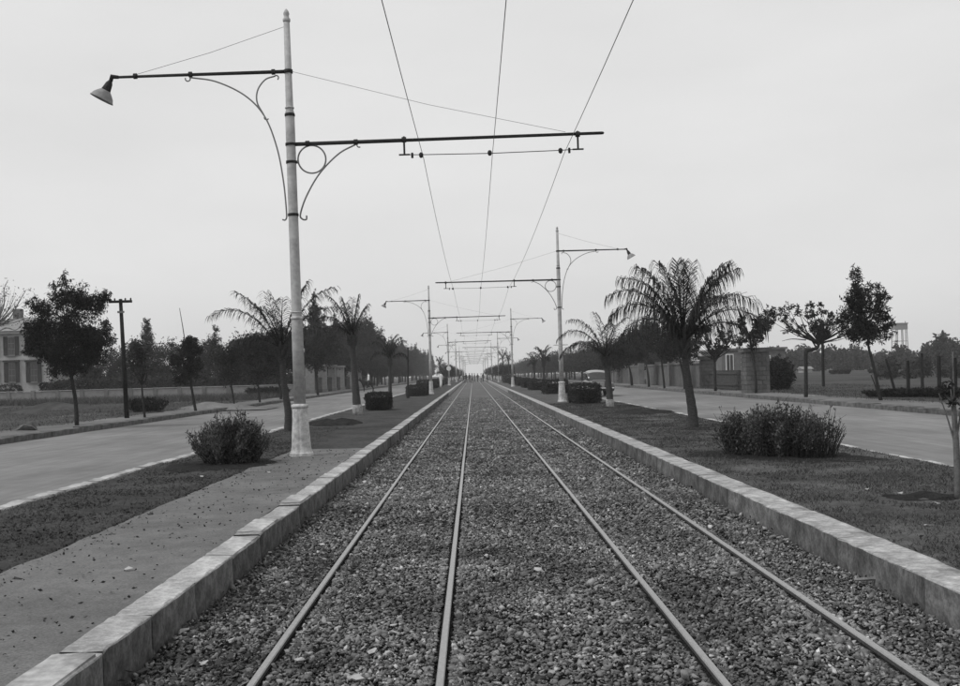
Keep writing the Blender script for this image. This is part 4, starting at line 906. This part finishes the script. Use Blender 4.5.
px_tree('street_tree', 'dark dense tree behind the small palm of the grass strip', 'tree', (632, 386), [(631, 376), (629, 366)], [.12, .1, .06], [(622, 352, 15, 14), (634, 345, 14, 12), (642, 352, 9, 11), (612, 358, 8, 10)], 10000, .19, zb=.22, lm='leaf_dark', clump=.22, seed=77)
px_tree('street_tree', 'slim verge tree before the pale end piers of the boundary wall', 'tree', (649, 387), [(648, 374), (645, 358)], [.1, .08, .05], [(642, 338, 13, 10), (650, 330, 10, 8)], 3600, .18, zb=.22, lm='leaf_mid', clump=.22, per=26, seed=78)

# boundary wall, brick pillars, houses behind
XB = 15.95
def brick_pier(label, x, y, w_, h_):
    o = thing('gate_pillar', label, 'pillar', (x, y, .17)); rg = random.Random(int(y))
    MB().box(-w_ / 2 + .02, w_ / 2 - .02, -w_ / 2 + .02, w_ / 2 - .02, -.1, h_).build('core', 'old_kerb', o)
    ch = .24; nrow = int(h_ / ch)
    for r in range(nrow):
        z0 = .01 + r * ch; nb = 3; off = (.5 if r % 2 else 0)
        for face in range(2):
            cuts = [0] + [(k + off) / nb for k in range(1 - (r % 2), nb) if 0 < (k + off) / nb < 1] + [1]
            for a, c in zip(cuts[:-1], cuts[1:]):
                u0, u1 = -w_ / 2 + a * w_ + .012, -w_ / 2 + c * w_ - .012
                if face == 0: bm_ = MB().box(u0, u1, -w_ / 2 - .012, -w_ / 2 + .019, z0, z0 + ch - .025)
                else: bm_ = MB().box(-w_ / 2 - .012, -w_ / 2 + .019, u0 + .03, u1, z0, z0 + ch - .025)
                bm_.build('block', 'brickwork', o)
    MB().box(-w_ / 2 - .1, w_ / 2 + .1, -w_ / 2 - .1, w_ / 2 + .1, h_, h_ + .22).build('capstone', 'old_kerb', o)
    return o
pp = G(751, 394)
brick_pier('stout block gate pillar with flat capstone beside the verge', 14.95, pp.y + 1.7, 1.2, 2.2)
brick_pier('slimmer block pillar at the far side of the gateway', XB, 71.4, .9, 2.0)
bw_ = thing('boundary_wall', 'grey block boundary wall with coping running along the far verge', 'wall', (XB, 72.2, .15))
y = 0
for k in range(9):
    L_ = 6.0
    if k == 4: y += 3.4
    MB().box(-.15, .15, y + .25, y + L_ - .25, -.05, 1.75).build('wall_panel', 'brickwork', bw_)
    MB().box(-.22, .22, y + .25, y + L_ - .25, 1.753, 1.87).build('coping', 'plaster_grey', bw_)
    MB().box(-.28, .28, y - .245, y + .245, -.05, 2.05).build('pier', 'plaster_grey', bw_); y += L_
gt = thing('gate', 'dark solid double gate between the two block pillars', 'gate', (XB, 58.5, .17))
for k in range(24): MB().box(-.04, .04, k * .5 + .01, k * .5 + .48, .08, 1.25).build('board', 'wood_post', gt)
for z in (.3, 1.0): MB().box(-.09, -.045, 0, 12, z, z + .12).build('ledge', 'wood_post', gt)
def house(label, px0, px1, y, dpt, ptop, m, roof=None, wins=(), roofm='roofing'):
    x0, x1 = D(px0, 370, y).x, D(px1, 370, y).x; zt = D((px0 + px1) / 2, ptop, y).z - .17; o = thing('low_house', label, 'house', (x0, y, .17)); W = x1 - x0
    MB().box(0, W, 0, dpt, -.1, zt).build('wall', m, o)
    if roof:
        MB().add([(-.3, -.3, zt + .003), (W + .3, -.3, zt + .003), (W + .3, dpt + .3, zt + .003), (-.3, dpt + .3, zt + .003), (-.3, dpt / 2, zt + roof), (W + .3, dpt / 2, zt + roof)], [(0, 1, 5, 4), (2, 3, 4, 5), (1, 2, 5), (3, 0, 4), (3, 2, 1, 0)]).build('roof', roofm, o)
    else: MB().box(-.15, W + .15, -.15, dpt + .15, zt + .003, zt + .2).build('roof_slab', 'plaster_grey', o)
    for f, w_, za, zb in wins:
        wn = MB().box(W * f, W * f + w_, -.06, -.004, za, zb).build('window', 'white_paint', o); MB().box(W * f + .08, W * f + w_ / 2 - .03, -.08, -.062, za + .08, zb - .08).build('pane', 'glass_dark', wn); MB().box(W * f + w_ / 2 + .03, W * f + w_ - .08, -.08, -.062, za + .08, zb - .08).build('pane', 'glass_dark', wn)
    return o
house('white flat roofed house seen through the gateway', 722, 786, 92, 8, 350, 'plaster_grey', None, [(.06, .7, 1.1, 2.6), (.3, .9, 1.1, 2.4), (.6, .9, 1.1, 2.4)])
house('pale pitched roof house behind the boundary wall', 690, 716, 116, 8, 362, 'roofing', 1.0, [(.1, .9, 1.2, 2.3), (.45, .9, 1.2, 2.3), (.75, .7, 1.2, 2.3)])
house('small white gabled house behind the slim verge tree', 636, 668, 150, 7, 358, 'plaster', 1.5, [(.15, 1.0, 1.2, 2.6), (.6, 1.0, 1.2, 2.6)])
px_tree('garden_shrub', 'dense dark dome shaped shrub beside the block gate pillar', 'shrub', (778, 390), [(778, 384), (778, 378)], [.1, .08, .05], [(777, 374, 14, 13), (784, 379, 9, 9), (770, 378, 9, 10), (776, 364, 8, 7)], 9000, .15, lm='leaf_dark', clump=.24, seed=79)
# dark post
b = G(823.5, 387); tp = D(822, 322, b.y) - b
o = thing('timber_post', 'dark timber post with a thick head behind the crooked tree', 'post', b); MB().tube([(0, 0, -.1), tuple(tp)], [.1, .085], 8).build('shaft', 'wood_dark', o); tm = D(822, 344, b.y) - b
MB().tube([tuple(tm), tuple(tm * .4 + tp * .6), tuple(tp), tuple(tp + Vector((0, 0, .12)))], [.1, .17, .16, .07], 10).build('head', 'leaf_hedge' if False else 'wood_dark', o, True)
# fence posts
fps = [(908.5, 392.5, 364), (922.5, 388, 357), (939.5, 394.5, 360), (955.5, 396, 362)]
for k, (px, pb, pt) in enumerate(fps):
    b = G(px, pb); tp = D(px + (-.6), pt, b.y) - b
    tag(MB().tube([(0, 0, -.1), tuple(tp * 1.12)], [.09, .075], 7).build('fence_post', 'wood_dark'), 'dark wooden fence post standing in the scrub beyond the spiky tree', 'post', 'fence posts beyond the spiky tree').location = b
b = G(896, 393); tp = D(886, 359, b.y) - b
tag(MB().tube([(0, 0, -.1), tuple(tp)], [.07, .05], 7).build('leaning_post', 'wood_dark'), 'dark leaning post beside the trunk of the spiky tree', 'post').location = b
# scrub behind the posts
for k, (px, py, h, r) in enumerate([(888, 397, .25, 1.1), (905, 397, .3, 1.2), (922, 397, .26, 1.2), (940, 397, .32, 1.2), (957, 397, .28, 1.2), (972, 397, .3, 1.2)]):
    make_bush('scrub_bush', 'low dark scrub along the foot of the fence posts', G(px, py), r, .6, h, 140, 200 + k, lm='leaf_dark', leafn=30, leaf=.1, group='scrub along the fence posts')
def wood(name, label, pts, n, leaf, seed, lm='leaf_far', cat='wood'):
    rng = np.random.default_rng(seed); bl = []
    for px, pt, pb, rx, y in pts:
        a, b = D(px, pt, y), D(px, pb, y); bl.append((a.x, y + rng.uniform(-4, 4), (a.z + max(b.z, .2)) / 2, rx * y / F, rx * y / F, (a.z - max(b.z, .2)) / 2))
    P, cc = crown_pts(bl, n, .3, rng, 20); P = P[P[:, 2] > .2]; V = leaves(P, leaf * rng.uniform(.6, 1.3, len(P)), .6, rng=rng)
    return tag(link(name, fast(name, V, 4, lm, tones(P, rng))), label, cat, kind='stuff')
rr_ = random.Random(9)
wood('scrub_belt', 'grey belt of scrub and low trees behind the fence posts', [(884 + k * 3.2, 362 + rr_.uniform(-9, 12), 390, rr_.uniform(5, 11), 100 + rr_.uniform(-14, 25)) for k in range(34)], 22000, .22, 301, 'leaf_pale')
wood('far_wood', 'hazy far wood along the horizon below the water tower', [(755 + k * 6.2, 352 + rr_.uniform(-7, 5), 374, 8, 250 + rr_.uniform(-30, 40)) for k in range(40)], 22000, .8, 302)
wood('far_wood', 'taller hazy trees at the end of the wood beyond the water tower', [(935 + k * 5, 340 + rr_.uniform(-6, 5), 368, 7, 190 + rr_.uniform(-15, 15)) for k in range(12)], 7000, .6, 303)
wood('far_wood', 'hazy far trees behind the villa and the garden trees', [(-30 + k * 9, 379 + rr_.uniform(-6, 5), 388, 9, 210 + rr_.uniform(-20, 20)) for k in range(42)], 16000, .7, 305)
# water tower
yT = 420.; b = D(900.5, 372, yT); z1 = D(900, 330, yT).z; z2 = D(900, 324.5, yT).z; s = yT / F
wt = thing('water_tower', 'hazy water tower on tall legs above the far wood', 'tower', (b.x, yT, .17))
hw = 5.6 * s
for sx in (-1, 0, 1):
    for sy in (-1, 1): MB().tube([(sx * hw * 1.15, sy * hw * 1.1, -.2), (sx * hw * .95, sy * hw * .9, z1)], .17, 6).build('leg', 'steel_grey', wt)
for z in (z1 * .35, z1 * .68):
    for sy in (-1, 1): MB().box(-hw * 1.08, hw * 1.08, sy * hw - .1, sy * hw + .1, z, z + .16).build('brace', 'steel_grey', wt)
MB().box(-hw * 1.08, hw * 1.08, -hw, hw, z1, z2).build('tank', 'steel_grey', wt)
MB().box(hw * 1.05, hw * 1.13, -.2, .2, z1 * .3, z2 + 1.1).build('riser_pipe', 'steel_grey', wt)
MB().box(-hw * 1.15, hw * 1.15, -hw * 1.1, hw * 1.1, z2 + .003, z2 + .4).build('roof', 'steel_grey', wt)
# far low things on the field
for k, px in enumerate((834, 841, 847, 872)):
    c = D(px, 377, 150); make_bush('field_shrub', 'dark low shrub out on the open field', Vector((c.x, 150, .2)), .5, .5, .55, 40, 330 + k, lm='leaf_dark', leafn=30, leaf=.2, group='shrubs on the open field')
house('tiny white hut at the far edge of the open field', 803, 812, 205, 3, 369, 'plaster', .5)
house('tiny pale hut in the wood behind the fence posts', 930.5, 936, 180, 3, 364, 'plaster', .8)

# thin dark post and litter bin on the soil strip
b = G(408, 398); tp = D(408, 349, b.y) - b
o = thing('iron_post', 'thin dark iron post at the end of the low clipped hedge', 'post', b); MB().tube([(0, 0, -.1), tuple(tp)], [.06, .04], 8).build('shaft', 'iron', o); MB().lathe([(.1, 0), (.1, .25), (.07, .3)], 10).build('foot', 'iron', o)
MB().lathe([(.05, 0), (.06, .05), (.01, .12)], 8, tuple(tp)).build('finial', 'iron', o)

# ------------------------------------------------------------------ parked car
def make_car(loc, rz):
    o = thing('parked_car', 'dark old saloon car with pale roof parked behind the clipped hedge', 'car', loc, rz)
    def loft(secs, name, m, parent, n=20, e=3.2):
        vs = []; fs = []
        for y, w_, z0, z1 in secs:
            for k in range(n):
                t = 2 * math.pi * k / n; c, s = math.cos(t), math.sin(t); f = lambda q: math.copysign(abs(q) ** (2 / e), q)
                vs.append((w_ * f(c), y, (z0 + z1) / 2 + (z1 - z0) / 2 * f(s)))
        for j in range(len(secs) - 1):
            for k in range(n): fs.append((j * n + k, (j + 1) * n + k, (j + 1) * n + (k + 1) % n, j * n + (k + 1) % n))
        fs.append(tuple(range(n))); fs.append(tuple((len(secs) - 1) * n + k for k in range(n))[::-1]); return MB().add(vs, fs).build(name, m, parent, True)
    body = loft([(-2.1, .45, .45, .8), (-2.0, .55, .4, .95), (-1.2, .6, .35, 1.02), (-.75, .7, .32, 1.05), (0, .74, .3, 1.05), (1.0, .72, .32, 1.03), (1.7, .65, .38, .95), (2.05, .5, .45, .75)], 'body', 'car_paint', o)
    loft([(-.85, .55, 1.0, 1.04), (-.55, .6, .98, 1.42), (-.1, .64, .98, 1.53), (.6, .64, .98, 1.54), (1.1, .58, .98, 1.42), (1.5, .5, .95, 1.05)], 'cabin', 'car_paint', o, 20, 2.4)
    loft([(-.45, .45, 1.3, 1.46), (-.1, .56, 1.32, 1.57), (.6, .56, 1.32, 1.58), (1.0, .5, 1.3, 1.45)], 'roof', 'plaster', o, 20, 2.2)
    for sg in (-1, 1):
        loft([(-2.15, .1, .45, .6), (-1.9, .17, .3, .78), (-1.45, .19, .3, .84), (-1.0, .14, .3, .7), (-.6, .06, .3, .45)], 'fender', 'car_paint', o).location = (sg * .68, 0, 0)
        loft([(.7, .06, .35, .5), (1.1, .16, .32, .8), (1.5, .17, .32, .82), (1.95, .1, .4, .65)], 'fender', 'car_paint', o).location = (sg * .66, 0, 0)
        h = MB().lathe([(.1, -.06), (.11, .0), (.09, .04), (.03, .06)], 14, (sg * .52, -2.08, .78), rot=Matrix.Rotation(math.pi / 2, 3, 'X')).build('headlight', 'chrome', o, True)
        for y in (-1.45, 1.4):
            wh = thing('wheel', '', ''); del wh['label'], wh['category']; wh.parent = o; wh.location = (sg * .68, y, .33)
            q = Matrix.Rotation(math.pi / 2, 3, 'Y'); MB().lathe([(.2, -.07), (.3, -.08), (.33, -.05), (.33, .05), (.3, .08), (.2, .07)], 20, rot=q).build('tyre', 'tyre', wh, True); MB().lathe([(.2, -.05), (.2, .05), (.08, .08), (.04, .09)], 16, rot=q).build('rim', 'chrome', wh, True)
        for y0, y1 in ((-.35, .2), (.28, .85)): MB().box(sg * .66 - .02 * 1, sg * .66 + .02, y0, y1, 1.1, 1.38).build('side_window', 'glass_dark', o)
    for sg in (-1, 1): MB().add([(sg * .03, -.80, 1.09), (sg * .5, -.78, 1.09), (sg * .46, -.6, 1.40), (sg * .03, -.62, 1.42)], [(0, 1, 2, 3)]).build('windscreen', 'glass_dark', o)
    for k in range(9): MB().box(-.2 + k * .05 - .012, -.2 + k * .05 + .012, -2.15, -2.1, .5, .9).build('grille_bar', 'chrome', o)
    MB().tube([(-.78, -2.22, .5), (0, -2.28, .5), (.78, -2.22, .5)], .05, 8).build('bumper', 'chrome', o)
    return o
c = D(596, 380, 63); make_car((c.x, 63, .078), 0)

# ------------------------------------------------------------------ people and the donkey (small figures)
def skin_mesh(name, pts, edges, mats, split, sub=1):
    me = bpy.data.meshes.new(name); me.from_pydata([p[:3] for p in pts], edges, []); o = bpy.data.objects.new(name, me); COL.objects.link(o)
    md = o.modifiers.new('s', 'SKIN'); md.use_smooth_shade = True
    sv = me.skin_vertices[0].data
    for i, p in enumerate(pts): sv[i].radius = (p[3], p[4] if len(p) > 4 else p[3]); sv[i].use_root = (i == 0)
    o.modifiers.new('u', 'SUBSURF').levels = sub
    dg = bpy.context.evaluated_depsgraph_get(); new = bpy.data.meshes.new_from_object(o.evaluated_get(dg)); bpy.data.objects.remove(o)
    new.materials.clear()
    for m in mats: new.materials.append(M[m])
    for p in new.polygons: p.material_index = split(p.center); p.use_smooth = True
    return new
def person_mesh(mats, robe=False, sit=False):
    if sit: legs = [(.1, 0, .86, .09), (.2, -.12, .55, .07), (.2, -.1, .22, .05), (.21, -.2, .18, .045), (-.1, 0, .86, .09), (-.2, -.12, .55, .07), (-.2, -.1, .22, .05), (-.21, -.2, .18, .045)]
    else: legs = [(.09, 0, .84, .1), (.11, -.1, .46, .07), (.11, -.02, .08, .05), (.12, -.16, .04, .045), (-.09, 0, .84, .1), (-.1, .06, .46, .07), (-.1, .16, .08, .05), (-.11, .04, .04, .045)]
    pts = [(0, 0, .95, .16, .12), (0, 0, 1.2, .16, .11), (0, 0, 1.4, .17, .1), (0, -.01, 1.5, .06), (0, -.02, 1.58, .085, .1), (0, -.02, 1.68, .08, .09), (.2, 0, 1.4, .06), (.26, .02, 1.14, .045), (.25, -.1, .92, .035), (.25, -.13, .84, .03),
           (-.2, 0, 1.4, .06), (-.26, .02, 1.14, .045), (-.25, -.04, .92, .035), (-.25, -.06, .84, .03)] + legs
    ed = [(0, 1), (1, 2), (2, 3), (3, 4), (4, 5), (2, 6), (6, 7), (7, 8), (8, 9), (2, 10), (10, 11), (11, 12), (12, 13), (0, 14), (14, 15), (15, 16), (16, 17), (0, 18), (18, 19), (19, 20), (20, 21)]
    if robe: pts = [p if i not in (15, 16, 19, 20) else (p[0], p[1], p[2], .13 if p[2] > .3 else .1) for i, p in enumerate(pts)]
    return skin_mesh('person', pts, ed, mats, lambda c: 0 if c.z > 1.5 or (abs(c.x) > .2 and c.z < .92 and c.z > .75) else (1 if c.z > .9 or (robe and c.z > .14) else 2))
pm = [person_mesh(['skin', 'cloth_dark', 'cloth_dark']), person_mesh(['skin', 'cloth_white', 'cloth_dark']), person_mesh(['skin', 'cloth_mid', 'cloth_dark']), person_mesh(['skin', 'cloth_white', 'cloth_white'], True)]
fez = MB().lathe([(.085, 1.70), (.09, 1.72), (.075, 1.80), (.06, 1.81)], 12, (0, -.02, 0)).mesh('cap', 'cloth_dark', True)
hair = MB().lathe([(.09, 1.66), (.1, 1.71), (.08, 1.77), (.03, 1.79)], 12, (0, -.01, 0)).mesh('hair', 'cloth_dark', True)
def person(k, loc, rz, label, group=None, s=1.0, hat=False):
    o = link('person', pm[k], None, loc); o.rotation_euler = (0, 0, rz); o.scale = (s,) * 3; tag(o, label, 'person', group); link('cap' if hat else 'hair', fez if hat else hair, o); return o
for i, (x, y, k) in enumerate([(-1.3, 196, 0), (-.7, 203, 0), (-.2, 190, 2), (-1.7, 188, 0), (.9, 206, 0), (1.5, 198, 1), (2.0, 210, 0), (2.7, 201, 2), (.3, 214, 0), (-2.6, 204, 0), (3.6, 195, 0)]):
    person(k, (x, y, -.02 if -1.9 < x < 2.8 else .2), random.uniform(0, 6), 'small far person in dark clothes walking near the tracks' if k == 0 else 'small far person in a white shirt by the tracks' if k == 1 else 'small far person in grey clothes by the tracks', 'people far along the tracks', random.uniform(.95, 1.03))
b = G(441, 388); person(3, (b.x, b.y, .19), 2.4, 'person in a white robe walking on the soil strip', None, 1.0)
b = G(576, 398); 
dk = [(0, .42, .92, .17, .2), (0, 0, .9, .2, .22), (0, -.42, .93, .18, .2), (0, -.6, 1.08, .1, .13), (0, -.76, 1.26, .085, .1), (0, -.9, 1.27, .08), (0, -1.08, 1.14, .055), (.05, -.78, 1.4, .03), (.07, -.78, 1.52, .02), (-.05, -.78, 1.4, .03), (-.07, -.78, 1.52, .02),
      (.1, -.42, .62, .075), (.1, -.44, .36, .045), (.1, -.42, .08, .04), (-.1, -.4, .62, .075), (-.1, -.34, .36, .045), (-.1, -.38, .08, .04), (.1, .42, .64, .1), (.1, .52, .4, .05), (.1, .47, .08, .04), (-.1, .4, .64, .1), (-.1, .6, .4, .05), (-.1, .58, .08, .04), (0, .6, .9, .03), (0, .66, .55, .025)]
de = [(0, 1), (1, 2), (2, 3), (3, 4), (4, 5), (5, 6), (4, 7), (7, 8), (4, 9), (9, 10), (2, 11), (11, 12), (12, 13), (2, 14), (14, 15), (15, 16), (0, 17), (17, 18), (18, 19), (0, 20), (20, 21), (21, 22), (0, 23), (23, 24)]
dme = skin_mesh('donkey', dk, de, ['fur'], lambda c: 0)
b = G(368, 392, .08); o = link('donkey', dme, None, (b.x, b.y, .04)); o.rotation_euler = (0, 0, math.radians(-70)); tag(o, 'dark donkey carrying a rider along the villa road', 'donkey')
pmr = person_mesh(['skin', 'cloth_white', 'cloth_dark'], sit=True)
o = link('person', pmr, None, (b.x + .08, b.y - .03, .32)); o.rotation_euler = (0, 0, math.radians(-70)); tag(o, 'rider in a white shirt sitting on the donkey', 'person'); link('cap', fez, o)

# ------------------------------------------------------------------ haze
hz = MB().box(-540, 580, -20, 900, -1.3, 24).build('haze', 'paper'); hz['kind'] = 'stuff'
tag(hz, 'thin even grey haze filling the avenue', 'haze', kind='stuff')
hm = bpy.data.materials.new('haze_air'); hm.use_nodes = True; hn = hm.node_tree; hn.nodes.remove(hn.nodes['Principled BSDF'])
pv = hn.nodes.new('ShaderNodeVolumePrincipled'); pv.inputs['Color'].default_value = (.92, .92, .92, 1); pv.inputs['Density'].default_value = .00048; pv.inputs['Anisotropy'].default_value = 0.2
hn.links.new(pv.outputs[0], hn.nodes['Material Output'].inputs['Volume']); hz.data.materials.clear(); hz.data.materials.append(hm)
